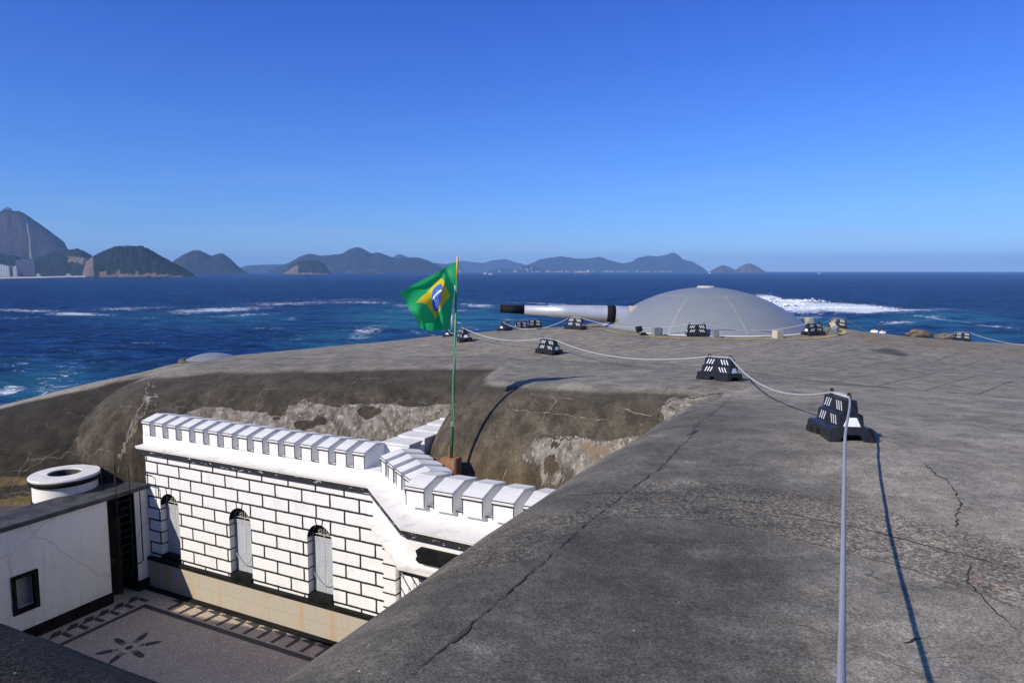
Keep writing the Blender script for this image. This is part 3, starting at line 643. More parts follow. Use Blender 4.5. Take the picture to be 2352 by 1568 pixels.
# walls of the turned corner
def wallseg(a, b, z0, z1, mat, name):
    (x0, y0), (x1, y1) = a, b; L = math.hypot(x1-x0, y1-y0)
    o = MB().add([(0, 0, z0), (L, 0, z0), (L, 0, z1), (0, 0, z1), (0, .4, z0), (L, .4, z0), (L, .4, z1), (0, .4, z1)],
                 [(0, 1, 2, 3), (7, 6, 5, 4), (0, 4, 5, 1), (3, 2, 6, 7), (0, 3, 7, 4), (1, 5, 6, 2)]).obj(name, mat, BW)
    o.location = (x0, y0, 0); o.rotation_euler = (0, 0, math.atan2(y1-y0, x1-x0)); return o
wallseg((9.5, .0), (11.5, -1.75), .0, 3.6, mbk, 'corner_wall')
wallseg((11.5, -1.75), (17.5, -1.9), .0, 3.6, MT['white'], 'front_wall')
L2 = LINE[1:]
extr(MB(), L2, -.3, .20, 3.60, 3.68, z1b=3.66).obj('lower_ledge', MT['lip'], BW)
extr(extr(MB(), L2, -.4, .10, 3.46, 3.56, 0), L2, -.4, .15, 3.561, 3.598, 1).obj('lower_cornice', [MT['black'], MT['white']], BW)
pn = MB(); pn.prism([(11.62, 3.88), (11.70, 3.81), (14.9, 3.81), (14.9, 4.14), (11.70, 4.14), (11.62, 4.08), (11.66, 3.97)], -2.13, -1.95, 'y'); pn.obj('name_panel', MT['black'], BW)
# pilaster at the turned corner
pi = MB()
for k in range(7): pi.box(9.62, 9.98, -.62, -.05, .98+k*.372, .98+k*.372+.345, 0); pi.box(9.60, 10.0, -.64, -.05, .98+k*.372+.346, .98+(k+1)*.372-.001, 1)
pi.obj('pilaster', [MT['white'], MT['black']], BW)
# parapet base and terrace slab
extr(MB(), [(-.25, .12), (9.0, .12)], -1.0, 0, 4.45, 4.86).obj('parapet', MT['white'], BW)
extr(MB(), [(9.0, .12), (11.3, -1.55)], -1.0, 0, 4.45, 4.861).obj('parapet', MT['white'], BW)
extr(MB(), [(11.3, -1.55), (17.5, -1.55)], -1.0, 0, 4.45, 4.859).obj('parapet', MT['white'], BW)
sl = MB(); sl.add([(-.25, .2, 4.43), (8.9, .2, 4.43), (11.3, -1.5, 4.43), (17.5, -1.5, 4.43), (17.5, 4.5, 4.43), (-.25, 4.5, 4.43)], [(0, 1, 2, 3, 4, 5)]); sl.obj('terrace', MT['roofblack'], BW)
# merlons
def merlon_mesh(w_, name, d=1.02):
    mb = MB(); c0 = .012
    prof = [(0, 4.84), (0, 5.285), (.50, 5.43), (d, 5.34), (d, 4.84)]
    mb.prism(prof, 0, w_, 'x', 0)
    cap = [(-.025, 5.225), (-.025, 5.30), (.50, 5.445), (d+.02, 5.352), (d+.02, 5.28), (.50, 5.37), (.0, 5.225)]
    mb.prism(cap, -.010, w_+.010, 'x', 1)
    o = mb.obj(name, [MT['white'], MT['white_top']], BW, bevel=.006)
    return o
def merlon_lines(w_, par):
    mb = MB()
    mb.box(-.02, w_+.02, -.031, -.020, 5.283, 5.299); mb.box(-.02, w_+.02, -.033, -.01, 5.205, 5.223)
    for x in (-.004, w_-.010): mb.box(x, x+.014, -.008, .006, 4.87, 5.205)
    return mb.obj('outline', MT['black'], par)
m1 = merlon_mesh(.36, 'merlon'); merlon_lines(.36, m1)
def place(m_, x, y, a, first=False):
    o = m_ if first else dup(m_, BW); o.location = (x, y, 0); o.rotation_euler = (0, 0, a); return o
for k in range(15): place(m1, -.25+k*.6, .12, 0, k == 0)
a2 = math.atan2(-1.67, 2.3)
for k in range(4): place(m1, 9.1+k*.62*math.cos(a2), .06+k*.62*math.sin(a2), a2)
m2 = merlon_mesh(.48, 'merlon', 1.05); merlon_lines(.48, m2)
for k in range(8): place(m2, 11.08+k*.725, -1.68, 0, k == 0)
# crenel sill lines
for k in range(14): MB().box(.12+k*.6, .35+k*.6, -.012+.12, .135, 4.855, 4.87).obj('crenel_outline', MT['black'], BW)
for k in range(7): MB().box(11.56+k*.725, 11.80+k*.725, -1.565, -1.54, 4.855, 4.87).obj('crenel_outline', MT['black'], BW)
# parapet running back from the corner
bp = MB(); bp.add([(8.55, 1.0, 4.4), (9.25, 1.0, 4.4), (8.95, 5.2, 4.4), (8.25, 5.2, 4.4), (8.55, 1.0, 4.95), (9.25, 1.0, 4.95), (8.95, 5.2, 4.95), (8.25, 5.2, 4.95)],
       [(0, 3, 2, 1), (4, 5, 6, 7), (0, 1, 5, 4), (1, 2, 6, 5), (2, 3, 7, 6), (3, 0, 4, 7)]); bp.obj('parapet', MT['white'], BW)
for k in range(5):
    y0 = 1.0+k*.82; x0 = 9.30-k*.055
    mb = MB(); mb.prism([(y0, 4.94), (y0, 5.38), (y0+.56, 5.38), (y0+.56, 4.94)], x0-.85, x0, 'x', 0); mb.box(x0-.88, x0+.03, y0-.03, y0+.59, 5.33, 5.40, 1)
    mb.obj('merlon', [MT['white'], MT['white_top']], BW, bevel=.006)

# plain white building with ladder ---------------------------------------------
PW = thing('courtyard_building', KW(0, 0, -10), KROT, label='low plain white building in shade with black roof edge, small framed window and ladder recess', cat='building')
mw = bpy.data.materials.new('stained_white_wall'); t, p = nodes(mw); oc = N(t, 'ShaderNodeTexCoord').outputs['Object']
c = mixc(t, ramp(t, noise(t, .9, 5, .6, oc), .45, .8), (.86, .84, .77), (.74, .72, .66))
c = mixc(t, math_(t, 'MULTIPLY', ramp(t, noise(t, 3, 6, .7, oc, (1, 2, .12)), .52, .8), .5), c, (.40, .37, .33))
vo = N(t, 'ShaderNodeTexVoronoi'); vo.feature = 'DISTANCE_TO_EDGE'; vo.inputs['Scale'].default_value = .35; nv = N(t, 'ShaderNodeTexNoise'); nv.inputs['Scale'].default_value = 1.2; nv.inputs['Detail'].default_value = 6
t.links.new(oc, nv.inputs[0]); da = N(t, 'ShaderNodeVectorMath', operation='ADD'); t.links.new(oc, da.inputs[0]); t.links.new(nv.outputs['Color'], da.inputs[1]); t.links.new(da.outputs[0], vo.inputs['Vector'])
c = mixc(t, math_(t, 'MULTIPLY', ramp(t, vo.outputs['Distance'], .012, .002), .3), c, (.30, .27, .24)); t.links.new(c, p.inputs['Base Color']); p.inputs['Roughness'].default_value = .8
bump(t, p, noise(t, 16, 4, .6, oc), .2, .01)
# local y = -n : wall face at x=0, from y=0 to y=-9.5, recess n .5..1.32
w_ = MB()
w_.box(-1.15, 0, -.50, -.002, 0, 3.2); w_.box(-1.15, 0, -3.44, -1.30, 0, 3.2); w_.box(-1.15, 0, -11, -4.0, 0, 3.2)
w_.box(-1.15, 0, -4.0, -3.44, 0, .92); w_.box(-1.15, 0, -4.0, -3.44, 1.80, 3.2); w_.box(-1.15, -.22, -4.0, -3.44, .92, 1.80); w_.box(-1.15, -.7, -1.30, -.50, 0, 3.2)
w_.obj('wall', mw, PW)
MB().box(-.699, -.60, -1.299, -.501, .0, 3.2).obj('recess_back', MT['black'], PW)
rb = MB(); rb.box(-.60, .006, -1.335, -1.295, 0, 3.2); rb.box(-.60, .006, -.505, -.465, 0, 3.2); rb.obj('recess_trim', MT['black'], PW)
MB().box(-1.20, .10, -11, -.002, 3.2, 3.33).obj('roof_slab', MT['roofblack'], PW, bevel=.01)
MB().box(.002, .05, -11, -1.336, 0, .33).obj('skirting', MT['black'], PW); MB().box(.002, .05, -.464, -.125, 0, .33).obj('skirting', MT['black'], PW)
wf_ = MB()
wf_.box(-.10, .03, -4.06, -3.38, .82, .93); wf_.box(-.10, .03, -4.06, -3.38, 1.79, 1.90); wf_.box(-.10, .03, -4.06, -3.95, .93, 1.79); wf_.box(-.10, .03, -3.49, -3.38, .93, 1.79)
wfo = wf_.obj('window_frame', MT['black'], PW); MB().box(-.215, -.19, -3.95, -3.49, .93, 1.79).obj('pane', M('pane_grey', (.22, .22, .22), (.30, .30, .29), 3, .6, .1), wfo)
ld_ = MB()
for yy in (-.66, -1.10):
    ld_.tube([(-.02, yy, .55), (.10, yy, .75), (.10, yy, 3.35), (.10, yy, 4.05), (-.05, yy, 4.12), (-.45, yy, 4.12), (-.55, yy, 4.05), (-.55, yy, 3.34)], .018, 8)
lad = ld_.obj('ladder', MT['rail'], PW, smooth=True)
for k in range(12): MB().tube([(.10, -1.10, .75+k*.23), (.10, -.66, .75+k*.23)], .012, 6).obj('rung', MT['rail'], lad)
MB().tube([(.13, -.36, 3.2), (.13, -.36, 1.0), (.10, -.42, .92), (.0, -.48, .9)], .018, 8).obj('pipe', MT['rail'], PW, smooth=True)

# round concrete cistern -------------------------------------------------------
cx_, cy_, _ = KW(-1.85, 1.45)
CI = thing('ventilation_shaft', (cx_+.04, cy_, -7.06), 0, label='round white shaft with black rim band and open centre behind the low roof', cat='shaft')
MB().lathe([(.87, -.9), (.87, .66), (.48, .66)], seg=64).obj('shaft_body', MT['white'], CI, smooth=False)
MB().lathe([(.875, .64), (.94, .66), (.97, .72), (.95, .79), (.85, .80)], seg=64).obj('band', MT['black'], CI, smooth=True)
MB().lathe([(.85, .795), (.955, .80), (.965, .84), (.94, .88), (.46, .90), (.445, .88), (.445, .86)], seg=64).obj('rim', MT['white_top'], CI, smooth=False)
MB().lathe([(.91, .05), (.91, .14), (.87, .15)], seg=64).obj('lower_band', MT['black'], CI)
MB().lathe([(.001, -.85), (.443, -.85), (.443, .862)], seg=48).obj('inner_lining', M('lining', (.10, .085, .065), (.04, .034, .028), 3, .9, .4), CI)
# back yard floor behind the low building
bk_ = me_obj('ledge_ground', [KW(-9, -3.5, -7.15), KW(-1.14, -3.5, -7.15), KW(-1.14, 12, -7.15), KW(-9, 12, -7.15)], [(0, 3, 2, 1)], M('dark_ledge', (.05, .046, .043), (.09, .08, .07), 2, .9, .3)); tag(bk_, kind='structure')
MB().box(-.9, -.15, .15, .8, 0, 3.55).obj('link_wall', MT['beige'], BW, bevel=.03)
MB().box(-.26, .2, .3, 1.5, 1, 4.43).obj('end_wall', MT['white'], BW)

# flagpole and flag ---------------------------------------------------------------
pb = PD(1037, 1050, 16.9)
FB = thing('concrete_plinth', (pb[0], pb[1], pb[2]), R(-20), label='rust-stained concrete block holding the green flagpole behind the battlements', cat='block')
MB().box(-.20, .20, -.20, .20, -1.4, 0).box(-.27, .05, -.16, .16, -.28, -.02).obj('block', MT['blockst'], FB, bevel=.03)
ptop = Vector(PD(1051, 589, 17.0)); pbv = Vector(pb)
FP = thing('flagpole', pb, 0, label='slender green flagpole with yellow tip leaning slightly right over the battlements', cat='flagpole')
q = lambda t_: (ptop-pbv)*t_
MB().tube([q(0), q(.45), q(.89)], [.036, .033, .030], 12).obj('pole', MT['pole'], FP, smooth=True)
MB().tube([q(.89), q(.99), q(1.0)], [.031, .029, .012], 12).obj('tip', MT['yellow'], FP, smooth=True)
MB().tube([q(0)+Vector((-.05, -.03, -.02)), q(.06)+Vector((-.05, -.03, 0))], .02, 8).obj('stay', MT['blockst'], FP)
MB().tube([q(.60)+Vector((.045, -.02, 0)), q(.4)+Vector((-.02, -.04, 0)), q(.16)+Vector((.03, -.03, 0))], .006, 5).obj('halyard', MT['rope'], FP)
wr = MB(); wr.tube([q(.155+.03*i/24)+Vector((.042*math.cos(i*1.1), .042*math.sin(i*1.1), 0)) for i in range(25)], .008, 5); wr.obj('rope_lashing', MT['rope'], FP)
ctrl = [((0, 0), (1047, 602)), ((0, .5), (1043, 680)), ((0, 1), (1038, 756)), ((1, 0), (917, 671)), ((1, 1), (963, 753)), ((1, .5), (940, 712)), ((.5, 0), (1000, 628)), ((.25, 0), (1025, 613)), ((.75, 0), (955, 651)),
        ((.5, 1), (995, 760)), ((.25, 1), (1015, 757)), ((.75, 1), (977, 757)), ((.085, .5), (1034, 679)), ((.915, .5), (956, 695)), ((.5, .12), (1011, 637)), ((.5, .88), (1000, 733)), ((.675, .5), (992, 684)), ((.325, .5), (1012, 680)), ((.5, .5), (1003, 683)), ((.5, .25), (1009, 653)), ((.5, .75), (1002, 716))]
CI_ = np.array([a for a, b in ctrl], float); CO = np.array([b for a, b in ctrl], float)
def U2(r2): return r2*np.log(r2+1e-9)
n_ = len(CI_); A_ = np.zeros((n_+3, n_+3)); A_[:n_, :n_] = U2(((CI_[:, None]-CI_[None])**2).sum(-1))+np.eye(n_)*1e-3
A_[:n_, n_] = 1; A_[:n_, n_+1:] = CI_; A_[n_:, :n_] = A_[:n_, n_:].T
Wt = np.linalg.solve(A_, np.vstack([CO, np.zeros((3, 2))]))
def flagpt(s, t_):
    s = np.atleast_1d(np.asarray(s, float)); t_ = np.atleast_1d(np.asarray(t_, float)); P = np.stack([s, t_], 1)
    I = U2(((P[:, None]-CI_[None])**2).sum(-1)) @ Wt[:n_] + Wt[n_] + P @ Wt[n_+1:]
    # folds: the cloth swings towards and away from the viewer
    dep = 16.98 - .42*s + .17*np.sin(s*9.5+t_*3.2)*np.clip(s*3, 0, 1) + .10*np.sin(s*4-t_*9+1)*np.clip(s*2, 0, 1)*(1-t_*.4) + .03*np.sin(s*26+t_*9)*s + .35*np.exp(-((s-.62)/.30)**2-((t_-.08)/.2)**2)
    a = (I[:, 0]-1176)/F; b = -(I[:, 1]-784)/F; vy = CT+b*ST; tt = dep/vy
    return np.stack([a*tt, dep, (-ST+b*CT)*tt], 1)
ns, ntt = 150, 110
ss, tt_ = np.meshgrid(np.linspace(0, 1, ns+1), np.linspace(0, 1, ntt+1)); FV = flagpt(ss.ravel(), tt_.ravel())
FFc = []; FM = []
for j in range(ntt):
    for i in range(ns):
        a = j*(ns+1)+i; FFc.append((a, a+ns+1, a+ns+2, a+1)); s_ = (i+.5)/ns; t_ = (j+.5)/ntt
        X = (s_-.5)*20; Y = (.5-t_)*14; mi_ = 0
        if abs(X)/8.3+abs(Y)/5.3 < 1: mi_ = 1
        if X*X+Y*Y < 3.5**2:
            mi_ = 2; rr = math.hypot(X+2, Y+7); mi_ = 3 if 8.0 < rr < 8.5+.15 and True else 2
        FM.append(mi_)
FLAG = me_obj('flag', FV, FFc, [MT['green'], MT['fyel'], MT['fblue'], MT['fwhite']], None, True, FM)
tag(FLAG, 'green flag with yellow diamond and blue star disc blowing left from the flagpole', 'flag')
def on_flag(X, Y, off): # flag units -> world, lifted towards the viewer
    p0 = flagpt(X/20+.5, .5-Y/14); p0[:, :] *= (1-off/17); return p0
sv = []; sf = []
for X, Y, r_ in [(-.3, -.9, .16), (1.2, -1.0, .2), (-1.2, -1.5, .2), (.3, -1.9, .22), (1.4, -2.0, .15), (-.5, -2.4, .15), (.0, -2.8, .13), (1.8, -.5, .17), (-2.2, -.8, .2), (.9, -2.6, .12), (-1.6, -2.3, .14), (.6, 1.9, .16)]:
    b_ = len(sv); an = np.arange(8)*math.pi/4; q_ = on_flag(X+r_*np.cos(an), Y+r_*np.sin(an), .02); me_obj('star', q_, [tuple(range(8))], MT['fwhite'], FLAG)
try:
    cu = bpy.data.curves.new('motto', 'FONT'); cu.body = 'ORDEM E PROGRESSO'; cu.size = .62; to = bpy.data.objects.new('tmp', cu); COL.objects.link(to)
    bpy.context.view_layer.update(); tm_ = bpy.data.meshes.new_from_object(to.evaluated_get(bpy.context.evaluated_depsgraph_get())); bpy.data.objects.remove(to)
    co = np.array([v_.co[:2] for v_ in tm_.vertices]); wd_ = co[:, 0].max(); al = (110-(co[:, 0]/wd_)*62)*math.pi/180 ; rr = 8.12+co[:, 1]*.62
    al = R(104)-(co[:, 0]/wd_)*R(47)
    q_ = on_flag(-2+rr*np.cos(al), -7+rr*np.sin(al), .02)
    me_obj('motto', q_, [tuple(pl.vertices) for pl in tm_.polygons], MT['green'], FLAG)
except Exception as ex: print('motto', ex)
MB().tube([Vector(flagpt(0, .35)[0])*.999, Vector(flagpt(0, .7)[0])*.999, Vector(flagpt(0, 1.0)[0])*.999+Vector((-.03, 0, -.02))], [.012, .03, .035], 6).obj('hoist_sleeve', MT['fwhite'], FLAG)

# gun turret ----------------------------------------------------------------------
TC = (11.2, 39.0, -3.16); tcx = PD(1620, 700, 39)[0]; TC = (tcx, 39.0, -3.16)
GT = thing('gun_turret', TC, 0, label='large grey armoured dome turret with long silver cannon pointing left', cat='gun turret')
Rb, H = 5.55, 2.25; RS = (Rb*Rb+H*H)/(2*H); prof = []
for i in range(33):
    r_ = Rb*(1-i/32); prof.append((max(r_, .001), math.sqrt(RS*RS-r_*r_)-(RS-H)))
md = bpy.data.materials.new('dome_paint'); t, p = nodes(md); oc = N(t, 'ShaderNodeTexCoord').outputs['Object']
c = mixc(t, noise(t, 1.0, 6, .65, oc), (.225, .245, .265), (.285, .31, .33)); c = mixc(t, ramp(t, noise(t, 9, 4, .7, oc), .62, .75), c, (.22, .22, .23))
c = mixc(t, ramp(t, noise(t, 16, 3, .6, oc), .68, .74), c, (.26, .17, .10)); c = mixc(t, math_(t, 'MULTIPLY', ramp(t, noise(t, 3.5, 6, .75, oc, (1, 1, .3)), .56, .74), .35), c, (.33, .31, .27)); t.links.new(c, p.inputs['Base Color']); p.inputs['Roughness'].default_value = .46; p.inputs['Metallic'].default_value = .25
bump(t, p, noise(t, 2.5, 4, .6, oc), .25, .03)
MB().lathe(prof, seg=96).obj('dome', md, GT, smooth=True)
MB().lathe([(5.72, -.12), (5.72, .03), (5.56, .05), (5.5, .02)], seg=96).obj('base_ring', MT['white_top'], GT, smooth=False)
MB().lathe([(.0, .08), (.40, .08), (.48, .04), (.50, -.02)], c=(0, 0, H), seg=24).obj('hatch', MT['beige'], GT, smooth=False)
def sph(r_, a, up=.004):
    return Vector((r_*math.cos(a), r_*math.sin(a), math.sqrt(RS*RS-r_*r_)-(RS-H)+up))
se = MB(); r1 = 2.6
for k in range(9):
    a = R(-84+k*40)
    for i in range(12):
        ra, rb_ = r1+(5.5-r1)*i/12, r1+(5.5-r1)*(i+1)/12; pe = Vector((-math.sin(a), math.cos(a), 0))*.03
        se.add([sph(ra, a)-pe, sph(ra, a)+pe, sph(rb_, a)+pe, sph(rb_, a)-pe], [(0, 1, 2, 3)])
for i in range(72):
    a0, a1 = 2*math.pi*i/72, 2*math.pi*(i+1)/72; se.add([sph(r1-.035, a0), sph(r1+.035, a0), sph(r1+.035, a1), sph(r1-.035, a1)], [(0, 1, 2, 3)])
se.obj('plate_seam', M('seam_rust', (.36, .33, .29), (.24, .22, .19), 8, .8, .2), GT)
# cannon
mz = Vector(PD(1149, 708.5, 38.6)) - Vector(TC); br_ = Vector(PD(1412, 721, 38.6)) - Vector(TC); dr = (br_-mz)
def bt(x0, x1, r0, r1_, name, mat, par, seg=32):
    A_, B_ = mz+dr*x0, mz+dr*x1; return MB().tube([A_, B_], [r0, r1_], seg).obj(name, mat, par, smooth=False)
def seg_smooth(o):
    o.data.polygons.foreach_set('use_smooth', [len(pl.vertices) == 4 for pl in o.data.polygons]); return o
pxm = 38.6/1600
bar = seg_smooth(MB().tube([mz+dr*.205, mz+dr*.42, mz+dr*.425, mz+dr*.60, mz+dr*.86, mz+dr*.93, mz+dr*1.0, mz+dr*1.35], [10.2*pxm, 12.2*pxm, 13.8*pxm, 15.4*pxm, 18.3*pxm, 18.9*pxm, 19.2*pxm, 19.5*pxm], 40).obj('barrel', MT['barrel'], GT))
seg_smooth(bt(0, .21, 9*pxm, 10.4*pxm, 'muzzle_wrap', MT['black'], bar)); seg_smooth(bt(.928, 1.0, 19.3*pxm, 19.6*pxm, 'barrel_band', MT['black'], bar))
seg_smooth(bt(1.12, 1.5, 20.5*pxm, 22*pxm, 'canvas_collar', M('canvas', (.42, .39, .34), (.30, .27, .22), 3, .9, .6, 8, bd=.05), bar))
# painted yellow ring on the concrete
yr = []; yf = []; NRG = 220
for i in range(NRG+1):
    a = 2*math.pi*i/NRG
    for r_ in (7.02, 7.20): yr.append((TC[0]+r_*math.cos(a), TC[1]+r_*math.sin(a)))
yz = roof(np.array([q_[0] for q_ in yr]), np.array([q_[1] for q_ in yr]))+.02
yf = [(2*i, 2*i+1, 2*i+3, 2*i+2) for i in range(NRG)]
me_obj('yellow_line', [(a, b, z_) for (a, b), z_ in zip(yr, yz)], yf, MT['ringline'], roofo)
# small cupola
sc_c = hit(481, 824); 
SC = thing('small_cupola', (sc_c[0], sc_c[1]+.3, sc_c[2]-.03), 0, label='small low grey metal dome at the far left edge of the roof', cat='cupola')
rs = 1.05; hh = .25; RR = (rs*rs+hh*hh)/(2*hh)
MB().lathe([(max(.001, rs*(1-i/12)), math.sqrt(RR*RR-(rs*(1-i/12))**2)-(RR-hh)) for i in range(13)], seg=48).obj('dome', md, SC, smooth=True)
MB().lathe([(1.35, -.3), (1.35, .0), (1.15, .03), (1.1, .0)], seg=48).obj('collar', MT['seam'], SC)

# objects round the dome
def onroof(px, py, **kw): h = hit(px, py); return h
def small_box(px, py, sx_, sy_, sz_, rz, mat, name, label, cat):
    h = hit(px, py); T_ = thing(name, h, rz, label=label, cat=cat); MB().box(-sx_/2, sx_/2, -sy_/2, sy_/2, -.04, sz_).obj('body', mat, T_, bevel=.02); return T_
q1 = small_box(1508, 771, .42, .3, .40, R(20), MT['greybox'], 'junction_box', 'grey metal junction box on the ring in front of the dome', 'box'); MB().box(.212, .25, -.13, .13, .02, .38).obj('lid', MT['plastic'], q1)
q1 = small_box(1643, 776, .26, .26, .38, R(10), MT['greybox'], 'stone_block', 'dark narrow block right beside the middle barrier before the dome', 'block'); MB().box(.132, .19, -.12, .12, .02, .37).obj('side_plate', MT['beige'], q1)
small_box(1786, 776, .42, .34, .36, R(25), MT['beige'], 'stone_block', 'cream stone block on the yellow ring right of dome centre', 'block')
q1 = small_box(1478, 770, .34, .2, .10, R(15), MT['plastic'], 'cable_cover', 'flat black cable cover lying on the yellow ring', 'cover'); MB().box(-.1, .1, -.06, .06, .10, .15).obj('handle', MT['plastic'], q1)
def floodlight(px, py, sc, rz, tilt, mat, label):
    h = hit(px, py); T_ = thing('floodlight', h, rz, label=label, cat='floodlight', group='floodlights round the turret')
    MB().tube([(0, 0, -.03), (0, 0, .22*sc)], .03*sc, 8).obj('stand', MT['greybox'], T_)
    hd = MB().prism([(-.18*sc, -.14*sc), (.12*sc, -.20*sc), (.12*sc, .20*sc), (-.18*sc, .14*sc)], -.2*sc, .2*sc, 'y').obj('head', mat, T_, bevel=.02); hd.location = (0, 0, .36*sc); hd.rotation_euler = (0, tilt, 0); return T_
floodlight(1857, 752, 1.0, R(200), .3, MT['beige'], 'cream floodlight standing behind the barrier at the right of the dome')
floodlight(1912, 760, .9, R(150), .5, MT['beige'], 'tilted cream floodlight on the ground between the two right-hand barriers')
floodlight(1918, 770, .8, R(30), -.4, MT['greybox'], 'greenish grey floodlight lying just right of the barrier beside the dome')
floodlight(1467, 768, .75, R(120), .5, MT['plastic'], 'small dark floodlight at the left foot of the dome')

# barriers --------------------------------------------------------------------------
def barrier_proto():
    T_ = thing('plastic_barrier', (0, 0, 0), 0)
    b = MB()
    L = .50
    # base block, with arch cut in the ends and a notch in the long sides: assembled from an extruded end profile in slices
    def prof_base(z_in): return None
    end = [(-.29, .02), (-.29, .17), (-.25, .20), (-.19, .195), (-.15, .215), (.15, .215), (.19, .195), (.25, .20), (.29, .17), (.29, .02), (.20, 0), (.16, .02), (.10, .10), (-.10, .10), (-.16, .02), (-.20, 0)]
    sol = [(-.29, .02), (-.29, .17), (-.25, .20), (-.19, .195), (-.15, .215), (.15, .215), (.19, .195), (.25, .20), (.29, .17), (.29, .02), (.25, .08), (.16, .10), (-.16, .10), (-.25, .08)]
    b.prism(end, -L, -.07, 'x'); b.prism([(y_*.985, z_ if z_ > .1 else .10) for y_, z_ in [(-.29, .10), (-.29, .17), (-.25, .199), (-.19, .194), (-.15, .214), (.15, .214), (.19, .194), (.25, .199), (.29, .17), (.29, .10)]], -.07, .07, 'x'); b.prism(end, .07, L, 'x')
    # feet flare
    for sx_ in (-1, 1):
        for sy_ in (-1, 1): b.box(min(sx_*.30, sx_*.515), max(sx_*.30, sx_*.515), min(sy_*.20, sy_*.305), max(sy_*.20, sy_*.305), 0, .09)
    # tier 2 and 3 (slightly tapering)
    def frus(x0, y0, x1, y1, z0, z1):
        b.add([(-x0, -y0, z0), (x0, -y0, z0), (x0, y0, z0), (-x0, y0, z0), (-x1, -y1, z1), (x1, -y1, z1), (x1, y1, z1), (-x1, y1, z1)], [(0, 3, 2, 1), (4, 5, 6, 7), (0, 1, 5, 4), (1, 2, 6, 5), (2, 3, 7, 6), (3, 0, 4, 7)])
    frus(.47, .165, .455, .150, .19, .37); frus(.455, .150, .43, .095, .369, .395); frus(.43, .095, .42, .078, .394, .57)
    body = b.obj('body', MT['plastic'], T_, bevel=.007)
    for s_ in (-1, 1):
        MB().tube([(s_*.34-.045, 0, .56), (s_*.34-.045, 0, .62), (s_*.34-.03, 0, .648), (s_*.34, 0, .66), (s_*.34+.03, 0, .648), (s_*.34+.045, 0, .62), (s_*.34+.045, 0, .56)], .014, 8).obj('hook', MT['rail'], T_, smooth=True)
    st = MB()
    for sy_ in (-1, 1):
        for (z0, z1, ya, yb) in ((.225, .345, .1625, .1525), (.415, .54, .094, .082)):
            for k in range(6):
                lean = .035 if k < 3 else -.035; cx0 = (-.30+k*.095) if k < 3 else (-.225+k*.095+.02)
                cx0 = [-.31, -.225, -.14, .14, .225, .31][k]
                yA, yB = sy_*(ya+.004), sy_*(yb+.004)
                st.add([(cx0-.016-lean, yA, z0), (cx0+.016-lean, yA, z0), (cx0+.016+lean, yB, z1), (cx0-.016+lean, yB, z1)], [(0, 1, 2, 3)])
    st.obj('stripe_marking', MT['sticker'], T_)
    for sx_ in (-1, 1):
        xa, xb = sx_*.4745, sx_*.461
        MB().add([(xa, -.115, .215), (xa, .115, .215), (xb, .065, .335), (xb, -.065, .335)], [(0, 1, 2, 3)]).obj('end_sticker', MT['sticker'], T_)
    return T_
BP = barrier_proto()
BAR = [  # ground px, py, heading, label
 (1927, 1001, 84, 'nearest and largest black barrier, seen end-on with the thick rope running to the camera'),
 (1652, 872, 124, 'second nearest black barrier, alone on the roof beyond the largest one'),
 (1261, 812, 128, 'black barrier on the slab joint line right of the flagpole'),
 (1065, 783, 108, 'black barrier immediately right of the green flagpole'),
 (1030, 773, 84, 'black barrier seen end-on, left of the flagpole under the flag'),
 (1160, 758.5, 60, 'leaning black barrier at the roof edge left of the pair under the cannon muzzle'),
 (1197, 755, 14, 'black barrier lower and farther of the overlapping pair under the cannon'),
 (1228, 752, 4, 'wide black barrier nearer of the overlapping pair under the cannon'),
 (1322, 755, 142, 'black barrier below the thick part of the cannon barrel'),
 (1600, 772, 174, 'black barrier standing square in front of the middle of the dome'),
 (1868, 769, 22, 'black barrier at the right foot of the dome before the yellow ring'),
 (1924, 754, 150, 'black barrier behind the ring against the sea, right of the dome'),
 (2210, 782, 150, 'lone black barrier far right near the roof edge'),
]
BT = []
for i, (px, py, hd, lab) in enumerate(BAR):
    o = BP if i == 0 else dup(BP)
    YY = {3: 31.5, 4: 45, 5: 46, 6: 54, 7: 49.5, 8: 35.5, 11: 40.7, 12: 47}.get(i)
    h = PD(px, py, YY) if YY else hit(px, py)
    gx_ = (ground(h[0]+.3, h[1])-ground(h[0]-.3, h[1]))/.6; gy_ = (ground(h[0], h[1]+.3)-ground(h[0], h[1]-.3))/.6
    z_ = ground(h[0], h[1]) if i not in (4, 5, 6, 7, 8, 11, 12) else h[2]-.02
    print('barrier', i, [round(x, 2) for x in h], round(z_, 2))
    nrm = Vector((-gx_, -gy_, 1)).normalized() if i not in (4, 5, 6, 7, 8, 11, 12) else Vector((0.02, -.03, 1)).normalized()
    qt = Vector((0, 0, 1)).rotation_difference(nrm) @ Matrix.Rotation(R(hd), 3, 'Z').to_quaternion()
    o.rotation_mode = 'XYZ'; o.rotation_euler = qt.to_euler(); o.location = (h[0], h[1], z_-.006); o.scale = (1, 1, 1)
    tag(o, lab, 'barrier', 'black plastic barriers holding the rope')
    BT.append((Vector(o.location), qt))
def hook(i, s_): L_, q_ = BT[i]; return L_ + q_ @ Vector((s_*.34, 0, .60))
def sag(a, b, s_, n=24): return [a.lerp(b, k/n) - Vector((0, 0, s_*4*(k/n)*(1-k/n))) for k in range(n+1)]
def end_of(i, target):
    a, b = hook(i, -1), hook(i, 1); return (a, b) if (a-target).length < (b-target).length else (b, a)
def rope(name, pts, r_, label):
    o = MB().tube(pts, r_, 8).obj(name, MT['rope'], None, smooth=True); tag(o, label, 'rope', 'ropes strung between the barriers'); return o
